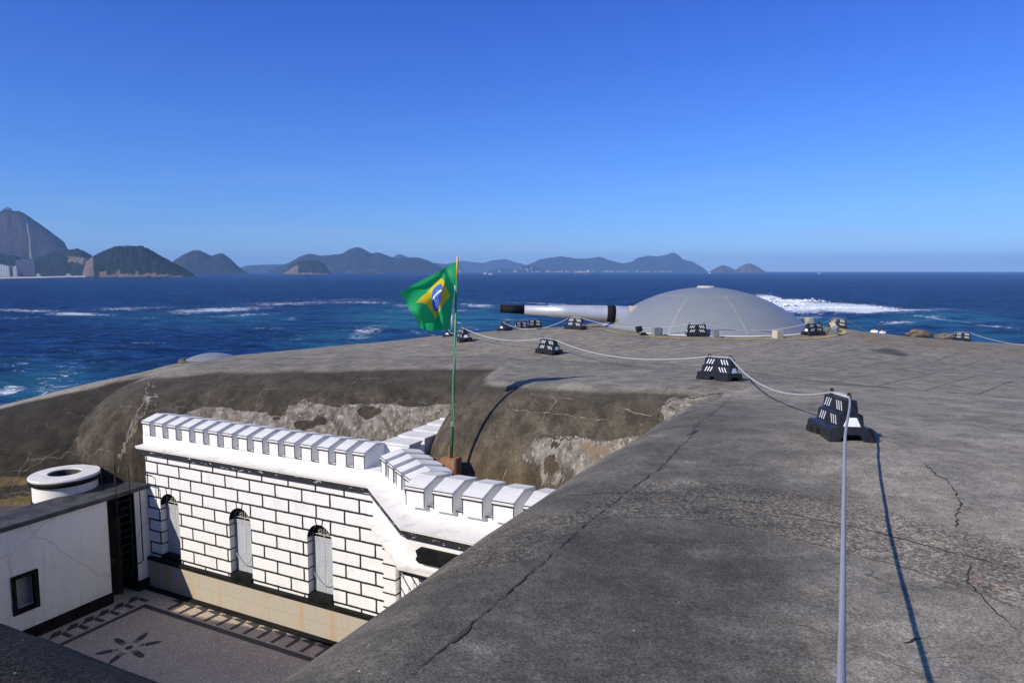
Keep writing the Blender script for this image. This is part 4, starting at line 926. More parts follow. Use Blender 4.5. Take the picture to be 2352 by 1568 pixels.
near = [Vector(PD(x, y, Y)) for x, y, Y in ((1941.5, 1000, 7.0), (1939, 1115, 5.28), (1937, 1250, 3.86), (1935, 1389, 2.97), (1933.5, 1470, 2.56), (1932, 1568, 2.14), (1931, 1700, 1.8), (1925, 1950, 1.35))]
n1, f1_ = end_of(0, Vector((3, 3, -2)))
def smoothpts(P, k=6):
    out = []
    for i in range(len(P)-1):
        p0, p1, p2, p3 = P[max(i-1, 0)], P[i], P[i+1], P[min(i+2, len(P)-1)]
        for j in range(k):
            u = j/k; out.append(.5*((2*p1)+(p2-p0)*u+(2*p0-5*p1+4*p2-p3)*u*u+(3*p1-p0-3*p2+p3)*u**3))
    out.append(P[-1]); return out
mr = bpy.data.materials.new('braided_rope'); t, p = nodes(mr); pos = N(t, 'ShaderNodeNewGeometry').outputs['Position']
wv = N(t, 'ShaderNodeTexNoise'); wv.inputs['Scale'].default_value = 210; wv.inputs['Detail'].default_value = 2; t.links.new(pos, wv.inputs[0])
t.links.new(mixc(t, wv.outputs['Fac'], (.20, .20, .23), (.48, .47, .50)), p.inputs['Base Color']); p.inputs['Roughness'].default_value = .75; bump(t, p, wv.outputs['Fac'], .6, .004)
o = rope('rope', smoothpts([f1_, n1]+near), .0145, 'thick blue-grey rope running from the nearest barrier toward the camera'); o.data.materials[0] = mr
def link(i, j, s_, lab):
    nj, fj = end_of(j, BT[i][0]); ni, fi = end_of(i, BT[j][0])
    rope('rope', [fi]+sag(ni, nj, s_)+[fj], .017, lab)
link(0, 1, .35, 'white rope from the nearest barrier to the second one'); link(1, 2, .35, 'white rope from the second barrier to the one on the joint line')
link(2, 3, .28, 'white rope from the joint-line barrier to the flagpole barrier'); link(3, 4, .3, 'short sagging rope from the flagpole barrier to the end-on barrier')
link(5, 8, .55, 'sagging rope below the cannon muzzle, left of the barrier under the cannon'); link(5, 7, .03, 'thin taut rope from the leaning barrier to the pair')
link(8, 9, .34, 'sagging rope across the left half of the dome'); link(9, 10, .34, 'sagging rope across the right half of the dome'); link(10, 11, .12, 'rope rising from the dome-foot barrier to the one behind the ring')
link(12, 11, 1.0, 'long rope low along the roof edge to the far right barrier')
e_ = Vector(PD(2420, 795, 38)); rope('rope', sag(end_of(12, e_)[0], e_, .25), .017, 'rope leaving the far right barrier toward the right edge')

# two seated people -------------------------------------------------------------------
def person(px, py, Y, rz, shirt, label, seed):
    bx, by, bz = PD(px, py, Y)                      # top of the head
    gz = bz-.88
    T_ = thing('person', (bx, by, gz), rz, label=label, cat='person', group='people sitting at the roof edge')
    # skeleton skinned: pelvis root, seated facing +y (away)
    vs = [(0, 0, .10), (0, .0, .28), (0, .01, .48), (0, .02, .58), (0, .03, .66), (0, .05, .76),
          (-.09, .05, .09), (-.12, .48, .30), (-.12, .62, -.08), (-.12, .74, -.10), (.09, .05, .09), (.12, .46, .32), (.12, .66, -.06), (.12, .78, -.08),
          (-.17, .01, .53), (-.25, .10, .30), (-.14, .34, .26), (-.08, .42, .27), (.17, .01, .53), (.25, .11, .30), (.15, .34, .28), (.09, .42, .29)]
    es = [(0, 1), (1, 2), (2, 3), (3, 4), (4, 5), (0, 6), (6, 7), (7, 8), (8, 9), (0, 10), (10, 11), (11, 12), (12, 13), (2, 14), (14, 15), (15, 16), (16, 17), (2, 18), (18, 19), (19, 20), (20, 21)]
    rd = [(.16, .12), (.15, .11), (.17, .11), (.065, .065), (.06, .06), (.088, .10), (.09, .09), (.06, .06), (.045, .045), (.04, .06), (.09, .09), (.06, .06), (.045, .045), (.04, .06),
          (.06, .06), (.045, .045), (.035, .035), (.035, .025), (.06, .06), (.045, .045), (.035, .035), (.035, .025)]
    me_ = bpy.data.meshes.new('body'); me_.from_pydata(vs, es, []); o_ = bpy.data.objects.new('tmpb', me_); COL.objects.link(o_)
    md_ = o_.modifiers.new('s', 'SKIN'); 
    for i_, r__ in enumerate(rd): me_.skin_vertices[0].data[i_].radius = r__
    me_.skin_vertices[0].data[0].use_root = True
    o_.modifiers.new('u', 'SUBSURF').levels = 2; o_.modifiers['u'].render_levels = 2
    bpy.context.view_layer.update(); dm = bpy.data.meshes.new_from_object(o_.evaluated_get(bpy.context.evaluated_depsgraph_get())); bpy.data.objects.remove(o_)
    hair = M('hair_dark', (.02, .014, .01), (.035, .025, .018), 20, .6, .2); skin = M('skin', (.40, .22, .14), (.36, .2, .13), 8, .6, .05)
    bo = bpy.data.objects.new('body', dm); COL.objects.link(bo); bo.parent = T_; dm.materials.clear(); dm.materials.append(skin); dm.polygons.foreach_set('use_smooth', [True]*len(dm.polygons))
    # shirt: grown copy of the torso and upper arms; trousers likewise
    for nm, cond, mat_ in (('shirt', lambda c_: c_.z > .16 and c_.z < .60 and c_.y < .26, shirt), ('trousers', lambda c_: c_.z <= .19 or (c_.y > .30 and abs(c_.x) > .0 and c_.z < .42 and c_.z < .6 and not (.22 < c_.z < .34 and c_.y < .46 and c_.y > .3 and False)), M('trousers', (.05, .06, .09), None, 8, .8, .1))):
        bm = bmesh.new(); bm.from_mesh(dm); bm.normal_update()
        for v_ in bm.verts: v_.co += v_.normal*(.014 if nm == 'shirt' else .010)
        bmesh.ops.delete(bm, geom=[f_ for f_ in bm.faces if not cond(f_.calc_center_median())], context='FACES')
        m2_ = bpy.data.meshes.new(nm); bm.to_mesh(m2_); bm.free(); m2_.materials.append(mat_); so = bpy.data.objects.new(nm, m2_); COL.objects.link(so); so.parent = T_
    bm = bmesh.new(); bmesh.ops.create_icosphere(bm, subdivisions=3, radius=.105)
    for v_ in bm.verts:
        v_.co.x *= .78; v_.co.z *= 1.12
        if v_.co.y > 0 and v_.co.z < 0: v_.co.y *= .9
    bm.to_mesh(m3 := bpy.data.meshes.new('hair')); bm.free(); m3.materials.append(hair); ho = bpy.data.objects.new('hair', m3); COL.objects.link(ho); ho.parent = T_; ho.location = (0, .03, .775); m3.polygons.foreach_set('use_smooth', [True]*len(m3.polygons))
    return T_
WS = M('white_shirt', (.80, .80, .84), (.72, .72, .78), 6, .8, .1); PS = M('pink_white_shirt', (.80, .74, .78), (.74, .68, .74), 6, .8, .1)
person(2009, 748.5, 47.2, R(-12), WS, 'seated person in white shirt, left of two, back turned at the roof edge', 1)
person(2028, 751, 47.6, R(8), PS, 'seated person in pinkish white shirt, right of two, dark hair, at the roof edge', 2)

# ---------------------------------------------------------------- the sea
NA_, NR_ = 620, 560
an = np.linspace(R(-52), R(52), NA_); rr = 45*np.exp(np.linspace(0, math.log(2600/45), NR_))
AA, RRr = np.meshgrid(an, rr); SXg = np.sin(AA)*RRr; SYg = np.cos(AA)*RRr
rot = lambda a: (SXg*math.cos(a)+SYg*math.sin(a), -SXg*math.sin(a)+SYg*math.cos(a))
wz = np.zeros_like(SXg)
for wl, amp, a, sd in ((38, .60, R(-20), 1), (22, .60, R(15), 2), (12, .50, R(-40), 3), (7, .38, R(30), 4), (4.0, .24, R(-8), 5), (2.4, .13, R(12), 6)):
    u_, v_ = rot(a); nn = fbm(u_/wl*.5, v_/wl*1.1, sd*31, 3); wz += amp*(1-np.abs(2*nn-1)*1.6)*np.clip(1.6-RRr/(wl*60), .0, 1)
# a swell breaking on the right
def seapt(x, y): return G(x, y, SEA)
pxs, pys = proj(np.stack([SXg, SYg, np.full_like(SXg, SEA)], -1))
def blob(cx, cy, rx, ry, tilt=0.0):
    X = (pxs-cx); Y = (pys-cy)-X*tilt; return np.exp(-((X/rx)**2+(Y/ry)**2)*1.2)
cr = np.exp(-((pxs-2120)/150)**2)*np.where(pys < 728, np.exp(-((pys-728)/10)**2), np.exp(-((pys-728)/26)**2)); wz += 2.6*cr
cr2 = np.exp(-((pxs-1880)/160)**2)*np.exp(-((pys-705)/16)**2); wz += 1.6*cr2*(.6+.8*fbm(pxs/14, pys/5, 77))
foam = np.zeros_like(SXg)
for (cx, cy, rx, ry, tl, s_) in [(1800, 706, 110, 17, .10, 1.5), (1960, 716, 150, 13, .06, 1.35), (2080, 722, 90, 8, .04, .9), (1770, 692, 40, 12, .2, 1.4), (1850, 735, 110, 7, 0, .5), (2170, 716, 60, 3, .06, .6),
     (2140, 742, 80, 4, .06, .55), (2280, 757, 110, 4, .10, .55), (2060, 752, 60, 4, .0, .6), (60, 716, 120, 6, .02, .6), (180, 726, 100, 6, .03, .75), (40, 735, 90, 3, 0, .5), (560, 728, 120, 4, -.03, .5), (330, 735, 140, 3, 0, .4), (1010, 716, 140, 3, 0, .55), (1080, 760, 50, 5, .1, .5), (960, 770, 50, 6, .1, .4), (620, 760, 80, 4, 0, .35), (300, 800, 160, 6, -.1, .3), (1000, 690, 120, 2, 0, .4), (1330, 712, 90, 3, 0, .45), (300, 712, 160, 5, -.02, .5), (500, 716, 160, 8, -.05, .68), (660, 700, 160, 6, -.03, .55), (830, 697, 110, 5, 0, .55),
     (940, 705, 60, 6, 0, .5), (1100, 705, 60, 7, .03, .6), (1000, 730, 60, 6, .1, .4), (840, 770, 60, 22, -.25, .55), (670, 738, 30, 5, .1, .5), (800, 690, 200, 3, 0, .4), (120, 890, 100, 40, -.5, .42), (20, 912, 50, 12, -.1, .8), (60, 840, 120, 30, -.3, .32), (700, 780, 120, 12, -.1, .25),
     (1040, 745, 60, 6, .1, .45), (1250, 700, 120, 3, .05, .5), (1180, 740, 60, 5, .05, .4), (400, 760, 260, 8, -.05, .22), (2300, 700, 100, 3, .05, .2), (2130, 790, 160, 8, 0, .2)]:
    foam = np.maximum(foam, s_*blob(cx, cy, rx, ry, tl))
teal = np.zeros_like(SXg)
for (cx, cy, rx, ry, s_) in [(1000, 735, 240, 34, .9), (500, 735, 300, 22, .45), (1850, 755, 200, 20, .8), (2180, 745, 160, 22, .8), (100, 900, 200, 70, .5), (800, 790, 150, 30, .6), (2250, 780, 150, 16, .5)]:
    teal = np.maximum(teal, s_*blob(cx, cy, rx, ry))
SV3 = np.stack([SXg, SYg, SEA+wz], -1).reshape(-1, 3)
ii = np.arange(NA_*NR_).reshape(NR_, NA_); sfc = np.stack([ii[:-1, :-1], ii[:-1, 1:], ii[1:, 1:], ii[1:, :-1]], -1).reshape(-1, 4)
far = []; b0 = len(SV3); FR = [2600, 6000, 13000, 24000]; NF = 160
fan = np.linspace(R(-52), R(52), NF)
FVv = [(math.sin(a)*r_, math.cos(a)*r_, SEA) for r_ in FR for a in fan]
FVv += [(-60000*0-24000, -200, SEA), (24000, -200, SEA)]
ff = []
for j in range(3):
    for i in range(NF-1): a = b0+j*NF+i; ff.append((a, a+1, a+1+NF, a+NF))
allv = np.vstack([SV3, np.array(FVv)]); nf = np.array(ff)
me = bpy.data.meshes.new('sea'); me.vertices.add(len(allv)); me.vertices.foreach_set('co', allv.astype(np.float32).ravel())
fc = np.vstack([sfc, nf]); me.loops.add(len(fc)*4); me.loops.foreach_set('vertex_index', fc.ravel().astype(np.int32)); me.polygons.add(len(fc))
me.polygons.foreach_set('loop_start', np.arange(0, len(fc)*4, 4, dtype=np.int32)); me.polygons.foreach_set('loop_total', np.full(len(fc), 4, np.int32)); me.update(calc_edges=True); me.polygons.foreach_set('use_smooth', np.ones(len(fc), bool))
seao = bpy.data.objects.new('sea', me); COL.objects.link(seao); tag(seao, kind='structure')
fo = np.zeros((len(allv), 4)); fo[:, 3] = 1; fo[:b0, 0] = foam.ravel(); fo[:b0, 1] = teal.ravel(); attr(seao, 'foam', fo)
m = bpy.data.materials.new('sea_water'); me.materials.append(m); t, p = nodes(m); pos = N(t, 'ShaderNodeNewGeometry').outputs['Position']
fa_ = N(t, 'ShaderNodeAttribute', attribute_name='foam'); sx = N(t, 'ShaderNodeSeparateColor'); t.links.new(fa_.outputs['Color'], sx.inputs[0])
big = noise(t, .012, 5, .6, pos, (1, 2.2, 1)); midn = noise(t, .09, 6, .62, pos, (.6, 1.5, 1))
c = mixc(t, ramp(t, big, .35, .65), (.003, .022, .100), (.005, .038, .155)); c = mixc(t, ramp(t, midn, .42, .60), c, (.001, .010, .045)); c = mixc(t, math_(t, 'MULTIPLY', ramp(t, noise(t, .30, 6, .75, pos, (.45, 1.3, 1)), .48, .62), .62), c, (.03, .11, .29)); c = mixc(t, math_(t, 'MULTIPLY', ramp(t, noise(t, .7, 5, .75, pos, (.5, 1.3, 1)), .52, .66), .7), c, (.001, .012, .05))  # darker and paler blues stand in for trough shade and sky light on the chop
tl = math_(t, 'MULTIPLY', sx.outputs[1], ramp(t, noise(t, .05, 5, .6, pos, (.6, 1.4, 1)), .30, .60)); c = mixc(t, tl, c, (.03, .19, .28))
fn = noise(t, .16, 10, .80, pos, (.75, .9, 1), 2.2)
fm_ = ramp(t, math_(t, 'ADD', math_(t, 'MULTIPLY', sx.outputs[0], 1.22), math_(t, 'MULTIPLY', math_(t, 'SUBTRACT', fn, .5), 3.6)), .50, .95)
caps = math_(t, 'MULTIPLY', ramp(t, noise(t, .10, 7, .66, pos, (.6, 1.8, 1), .6), .70, .75), .55)
fm_ = math_(t, 'MAXIMUM', fm_, caps)
c = mixc(t, fm_, c, (.72, .76, .80)); t.links.new(c, p.inputs['Base Color'])
t.links.new(math_(t, 'ADD', .15, math_(t, 'MULTIPLY', fm_, .6)), p.inputs['Roughness']); p.inputs['IOR'].default_value = 1.33; p.inputs['Specular IOR Level'].default_value = .20
h_ = math_(t, 'ADD', math_(t, 'MULTIPLY', noise(t, .22, 6, .68, pos, (.7, 1.6, 1)), 1.0), math_(t, 'MULTIPLY', noise(t, .045, 4, .6, pos, (.6, 1.8, 1)), 2.2))
bnode = bump(t, p, h_, .9, 1.6)
frn = N(t, 'ShaderNodeFresnel'); frn.inputs['IOR'].default_value = 1.33; t.links.new(bnode.outputs[0], frn.inputs['Normal'])
gl = N(t, 'ShaderNodeBsdfGlossy'); gl.inputs['Roughness'].default_value = .16; t.links.new(bnode.outputs[0], gl.inputs['Normal'])
df = N(t, 'ShaderNodeBsdfDiffuse'); t.links.new(c, df.inputs[0]); t.links.new(bnode.outputs[0], df.inputs['Normal'])
fc_ = math_(t, 'MULTIPLY', math_(t, 'MINIMUM', math_(t, 'MULTIPLY', frn.outputs[0], .55), .22), math_(t, 'SUBTRACT', 1.0, fm_))
ms_ = N(t, 'ShaderNodeMixShader'); t.links.new(fc_, ms_.inputs[0]); t.links.new(df.outputs[0], ms_.inputs[1]); t.links.new(gl.outputs[0], ms_.inputs[2]); t.links.new(ms_.outputs[0], t.nodes['Material Output'].inputs[0])
# spray thrown up where the swell breaks
sp_ = bpy.data.meshes.new('spray'); bm = bmesh.new(); rnd = random.Random(4)
for (cx, cy, w0, h0, nn_) in [(1768, 690, 26, 11, 90), (1840, 690, 50, 5, 90), (1930, 706, 90, 4, 120), (1800, 700, 50, 7, 70)]:
    for i in range(nn_*3):
        x = cx+rnd.gauss(0, .5)*w0; dy = abs(rnd.gauss(0, .5))*h0; s_ = rnd.uniform(.2, .8)*(1 if h0 > 6 else .8)
        gq = G(cx, cy+10, SEA); q_ = PD(x, cy-dy+3, gq[1]+rnd.uniform(-8, 8))
        r_ = bmesh.ops.create_icosphere(bm, subdivisions=1, radius=s_)
        for v_ in r_['verts']: v_.co = Vector((v_.co.x*1.5, v_.co.y, v_.co.z*.7))*(1+rnd.uniform(-.35, .35))+Vector(q_)
bm.to_mesh(sp_); bm.free(); sp_.materials.append(M('spray_white', (.80, .83, .86), (.74, .78, .82), .5, .95, .2)); so = bpy.data.objects.new('spray', sp_); COL.objects.link(so); tag(so, 'white spray bursting above the breaking wave right of the dome', 'spray', kind='stuff')

# ---------------------------------------------------------------- hills and islands
def hillmat(name, veg, veg2, rock, rockamt, sc):
    m = bpy.data.materials.new(name); t, p = nodes(m); pos = N(t, 'ShaderNodeNewGeometry').outputs['Position']
    c = mixc(t, ramp(t, noise(t, sc*6, 8, .78, pos), .42, .58), veg, veg2)
    g_ = N(t, 'ShaderNodeAttribute', attribute_name='rock'); sr = N(t, 'ShaderNodeSeparateColor'); t.links.new(g_.outputs['Color'], sr.inputs[0])
    rk = mixc(t, noise(t, sc*3, 6, .7, pos, (1, 1, .25)), tuple(x*.45 for x in rock), tuple(min(1, x*1.6) for x in rock))
    rm = ramp(t, math_(t, 'ADD', sr.outputs[0], math_(t, 'MULTIPLY', math_(t, 'SUBTRACT', noise(t, sc*2.2, 6, .7, pos), .5), 1.2)), .45, .6)
    c = mixc(t, rm, c, rk); t.links.new(mixc(t, sr.outputs[1], c, (.30, .25, .20)), p.inputs['Base Color']); p.inputs['Roughness'].default_value = .95; p.inputs['Specular IOR Level'].default_value = .1
    bump(t, p, noise(t, sc*8, 7, .75, pos), 1.0, 1/sc*.08); return m
FOR = hillmat('forest', (.007, .012, .010), (.024, .034, .021), (.16, .125, .095), 0, .012)
FAR = hillmat('far_hills', (.010, .017, .013), (.034, .040, .025), (.13, .10, .075), 0, .003)
ROC = hillmat('granite', (.012, .020, .014), (.03, .034, .024), (.055, .042, .040), 0, .004)
def hill(name, pts, Y0, thick, mat, rockf, rough=.02, nx_=140, nt_=34, seed=1, shift=0.0, pw=.62, streak=False):
    P = np.array(pts, float); xs = np.linspace(P[0, 0], P[-1, 0], nx_); ys_ = np.interp(xs, P[:, 0], P[:, 1])
    k = np.ones(5)/5; ysm = np.convolve(np.pad(ys_, 2, 'edge'), k, 'valid'); ys_ = np.where((xs > P[0, 0]) & (xs < P[-1, 0]), ysm*.6+ys_*.4, ys_)
    v = []; rk = []
    tt2 = np.linspace(-1, 1, nt_)
    for j, tv in enumerate(tt2):
        for i, x in enumerate(xs):
            top = PD(x, ys_[i], Y0); hgt_ = max(0.0, top[2]-SEA)
            prof_ = max(0.0, 1-abs(tv)**2.0)**pw
            Yw = Y0+tv*thick
            X = (x-1176)/F*Y0/ray(x, ys_[i])[1]*1.0
            nz = (fbm(np.array([X/thick*3.1+seed]), np.array([Yw/thick*3.1]), seed, 5)[0]-.5)
            z_ = hgt_*prof_*(1+nz*rough*26*(1-prof_)) + nz*rough*hgt_*1.2 + (fbm(np.array([X/thick*26]), np.array([Yw/thick*26]), seed+3, 3)[0]-.5)*rough*hgt_*3.2
            v.append((X*(Yw/Y0), Yw + shift*prof_*thick, SEA-1.5+max(z_, -1)*1.0+1.2)); rk.append(rockf(x, 1-prof_, nz, z_/max(hgt_, 1)))
    idx_ = np.arange(nx_*nt_).reshape(nt_, nx_); fcs = np.stack([idx_[:-1, :-1], idx_[:-1, 1:], idx_[1:, 1:], idx_[1:, :-1]], -1).reshape(-1, 4)
    o_ = me_obj(name, v, fcs.tolist(), mat, None, True); tag(o_, kind='structure'); rk = np.clip(np.array(rk), 0, 1); stq = np.zeros_like(rk)
    if streak:
        va = np.array(v); qx, qy = proj(va); stq = (1-sstep(.5, 3.2, np.abs(qx-np.interp(qy, [505, 545, 590, 606, 622], [60, 67, 70, 76, 86]))))*(qy > 508)*(qy < 624)*(va[:, 1] < Y0)*(.5+.8*fbm(qx/5, qy/5, 3))
    attr(o_, 'rock', np.stack([rk, stq, rk, np.ones_like(rk)], 1)); return o_
hill('mountain', [(-140, 640), (-110, 560), (-60, 505), (-20, 490), (0, 486), (14, 480), (22, 484), (45, 486), (60, 494), (90, 514), (120, 535), (148, 556), (155, 572), (165, 586), (200, 606), (240, 620), (270, 632)], 5200, 420, ROC, lambda x, e, n, h: (.75 if h > .28 else .1) - (.6 if e < .06 else 0), .012, 320, 60, seed=2, streak=True)
hill('hill', [(-160, 636), (-120, 590), (0, 584), (40, 590), (62, 600), (100, 586), (140, 577), (180, 571), (205, 583), (230, 601), (250, 620), (262, 634)], 3900, 350, FOR, lambda x, e, n, h: .62 if (155 < x < 200 and .45 < h < .75) else 0, .05, seed=3)
hill('hill', [(188, 635), (193, 612), (203, 597), (215, 588), (235, 580), (262, 568), (280, 565), (300, 566), (328, 567), (345, 575), (362, 584), (400, 604), (425, 617), (440, 626), (450, 635)], 3300, 230, FOR, lambda x, e, n, h: .9 if x < 214 else (.75 if h < .22 and 225 < x < 420 else 0), .05, seed=5)
hill('hill', [(380, 628), (400, 598), (425, 583), (440, 577), (455, 575), (470, 580), (487, 588), (500, 583), (512, 582), (530, 595), (545, 610), (560, 621), (575, 629)], 6400, 420, ROC, lambda x, e, n, h: .42, .03, 160, 50, seed=6)
hill('hill', [(615, 624), (640, 613), (665, 603), (690, 589), (710, 583), (740, 588), (765, 585), (785, 584), (800, 574), (822, 568), (835, 572), (850, 582), (868, 580), (885, 586), (905, 593), (935, 592), (960, 592), (985, 599), (1010, 612), (1035, 625)], 9000, 900, FAR, lambda x, e, n, h: .2 if h > .3 else .35, .035, 180, 50, seed=7)
hill('hill', [(860, 610), (895, 594), (917, 583), (935, 590), (960, 598), (1000, 604), (1060, 612)], 13500, 800, FAR, lambda x, e, n, h: .1, .015, seed=8)
hill('hill', [(540, 620), (565, 610), (600, 608), (640, 607), (690, 606), (760, 615)], 12500, 900, FAR, lambda x, e, n, h: .2, .02, seed=9)
hill('island', [(650, 628), (662, 618), (675, 606), (690, 599), (710, 597), (730, 599), (745, 608), (752, 617), (759, 628)], 5600, 150, FOR, lambda x, e, n, h: .85 if h < .2 or (x < 685 and h < .75 and e > .2) else 0, .03, seed=10)
hill('island', [(833, 629), (842, 624), (850, 622), (858, 625), (866, 629)], 5600, 40, ROC, lambda x, e, n, h: .9, .03, 40, 16, seed=11)
hill('hill', [(990, 622), (1020, 608), (1060, 599), (1085, 602), (1110, 604), (1130, 598), (1160, 595), (1185, 602), (1215, 610), (1250, 621)], 17500, 900, FAR, lambda x, e, n, h: .1, .015, seed=12)
hill('hill', [(1180, 621), (1210, 609), (1240, 596), (1265, 592), (1290, 589), (1320, 594), (1350, 594), (1380, 590), (1395, 597), (1430, 605), (1450, 602), (1465, 592), (1490, 588), (1510, 590), (1530, 586), (1547, 580), (1560, 588), (1568, 596), (1590, 601), (1610, 612), (1624, 622)], 14500, 1100, FAR, lambda x, e, n, h: .15 if x < 1440 else .40, .03, 200, 50, seed=13)
hill('hill', [(1120, 621), (1150, 617), (1190, 618), (1210, 609), (1225, 612), (1250, 618), (1300, 621)], 12000, 300, FAR, lambda x, e, n, h: .2, .02, seed=14)
hill('island', [(1632, 623), (1645, 615), (1660, 609), (1675, 613), (1692, 621)], 11000, 300, FAR, lambda x, e, n, h: .55, .02, 60, 24, seed=15)
hill('island', [(1686, 622), (1700, 612), (1712, 607), (1724, 605), (1738, 611), (1750, 619), (1757, 623)], 10500, 320, FAR, lambda x, e, n, h: .6, .02, 60, 24, seed=16)
# beach
bx = []; 
for x, yy in ((-120, 641), (0, 640), (100, 638), (200, 635.5), (235, 634.5)):
    a = G(x, yy, SEA+.6); bx += [a, (a[0]*1.05, a[1]*1.05+40, SEA+5)]
bo = me_obj('beach', bx, [(2*i, 2*i+2, 2*i+3, 2*i+1) for i in range(4)], M('sand', (.55, .49, .40), (.48, .42, .33), .01, .95, 0)); tag(bo, kind='structure')
# surf along the shores
sfv = []; sff = []; rnd = random.Random(9)
for (x0, x1, y0, Yd) in ((0, 190, 639, None), (290, 345, 634.5, None), (360, 402, 634.5, None), (430, 450, 632.5, None), (470, 480, 628.5, None), (690, 705, 628, None), (850, 880, 627.5, None), (955, 975, 625, None), (1000, 1012, 625, None)):
    x = x0
    while x < x1:
        ln_ = rnd.uniform(3, 9); a = G(x, y0+.25-(x-x0)*.018*(x0 == 0), SEA+.9); b = G(x+ln_, y0+.2-(x-x0)*.018*(x0 == 0), SEA+.9); hh = rnd.uniform(1.2, 3)
        n0 = len(sfv); sfv += [(a[0], a[1]-6, SEA+.3), (b[0], b[1]-6, SEA+.3), (b[0], b[1]+3, SEA+hh), (a[0], a[1]+3, SEA+hh), (b[0], b[1]+12, SEA+.3), (a[0], a[1]+12, SEA+.3)]
        sff += [(n0, n0+1, n0+2, n0+3), (n0+3, n0+2, n0+4, n0+5)]; x += ln_+rnd.uniform(0, 4)
su = me_obj('shore_surf', sfv, sff, M('surf_white', (.8, .82, .85), None, .1, .9, 0)); tag(su, 'white surf breaking along the far rocky shores and beach', 'surf', kind='stuff')

# buildings at the far beach
def bldg(px0, px1, ytop, ybase, Y, dep, colr, storeys, label, cols=6, extra=None):
    a = PD(px0, ybase, Y); b = PD(px1, ybase, Y); topz = PD(px0, ytop, Y)[2]; base_z = SEA+2
    T_ = thing('beach_building', ((a[0]+b[0])/2, Y, base_z), R(18), label=label, cat='building', group='buildings along the far beach')
    w2 = (b[0]-a[0])/2; H_ = topz-base_z
    MB().box(-w2, w2, 0, dep, 0, H_).obj('walls', colr, T_)
    MB().box(-w2*.5, w2*.4, dep*.2, dep*.7, H_, H_+4).obj('roof_house', colr, T_)
    return T_
def facade(name, colr):
    m = bpy.data.materials.new(name); t, p = nodes(m); oc = N(t, 'ShaderNodeTexCoord').outputs['Object']; sp2 = N(t, 'ShaderNodeSeparateXYZ'); t.links.new(oc, sp2.inputs[0])
    gz = math_(t, 'GREATER_THAN', math_(t, 'FRACT', math_(t, 'DIVIDE', sp2.outputs[2], 3.2)), .45); gx = math_(t, 'GREATER_THAN', math_(t, 'FRACT', math_(t, 'DIVIDE', math_(t, 'ADD', sp2.outputs[0], sp2.outputs[1]), 7.0)), .30)
    t.links.new(mixc(t, math_(t, 'MULTIPLY', gz, gx), colr, (.08, .09, .11)), p.inputs['Base Color']); return m
GLS = M('far_glass', (.06, .07, .09), None, .1, .3, 0); CW = facade('far_white', (.75, .74, .71)); CG = facade('far_grey', (.13, .13, .15))  # grey facade darkened so its colour carries the shade on the tower front
bldg(41, 78, 597, 634, 3150, 45, CG, 22, 'tall grey hotel tower at the far beach below the round peak', 7)
bldg(-10, 14, 609, 636, 3100, 40, CW, 12, 'white apartment block at the left edge of the far beach')
bldg(14, 22, 613, 636, 3080, 30, CW, 10, 'narrow white block second from the left edge of the far beach', 3)
bldg(23, 30, 611, 636, 3090, 30, CG, 11, 'slim grey block between white blocks on the far beach', 3)
bldg(31, 39, 613, 636, 3060, 30, CW, 10, 'white block touching the left side of the hotel tower', 3)
bldg(84, 92, 630, 635, 3120, 20, CW, 2, 'tiny white house just right of the hotel tower', 3)
bldg(152, 161, 630, 635, 3150, 20, CW, 2, 'tiny white house at the beach below the dark wooded hill', 3)
h_ = PD(291, 567, 3300); T_ = thing('hilltop_building', (h_[0], 3290, h_[2]-6), 0, label='small white lookout building on top of the wooded headland', cat='building'); MB().box(-16, 16, -8, 8, 0, 8).obj('walls', CW, T_); MB().box(-18, 18, -10, 10, 8, 9.5).obj('roof', CW, T_)
h_ = PD(17, 481, 5200); T_ = thing('summit_station', (h_[0], 5200, h_[2]-10), 0, label='cable car station on the very top of the tall rounded peak', cat='building'); MB().box(-22, 22, -12, 12, 0, 18).obj('walls', CG, T_); MB().box(-8, 8, -6, 6, 18, 27).obj('tower', CG, T_)
# far-off town along the opposite shore, too small to count
tv = MB(); rnd = random.Random(12)
for i in range(130):
    x = rnd.choice([rnd.uniform(975, 1060), rnd.uniform(1120, 1360), rnd.uniform(1180, 1330), rnd.uniform(1340, 1560), rnd.uniform(640, 760), rnd.uniform(880, 1020)]); Y = 8200 if x < 900 else 11600
    g0 = G(x, 622, SEA) if False else PD(x, 622, Y); s_ = rnd.uniform(6, 20); hh = rnd.uniform(6, 26)*(1.5 if 1180 < x < 1260 else 1)*(.6 if x < 1000 else 1)
    z0 = SEA+(rnd.uniform(0, 55) if 1195 < x < 1235 else rnd.uniform(0, 12)); tv.box(g0[0]-s_, g0[0]+s_, Y-s_, Y+s_, z0, z0+hh)
to_ = tv.obj('far_town', M('town_white', (.42, .42, .40), (.26, .25, .24), .01, .9, 0)); tag(to_, 'pale far-off town strung along the opposite shore', 'town', kind='stuff')

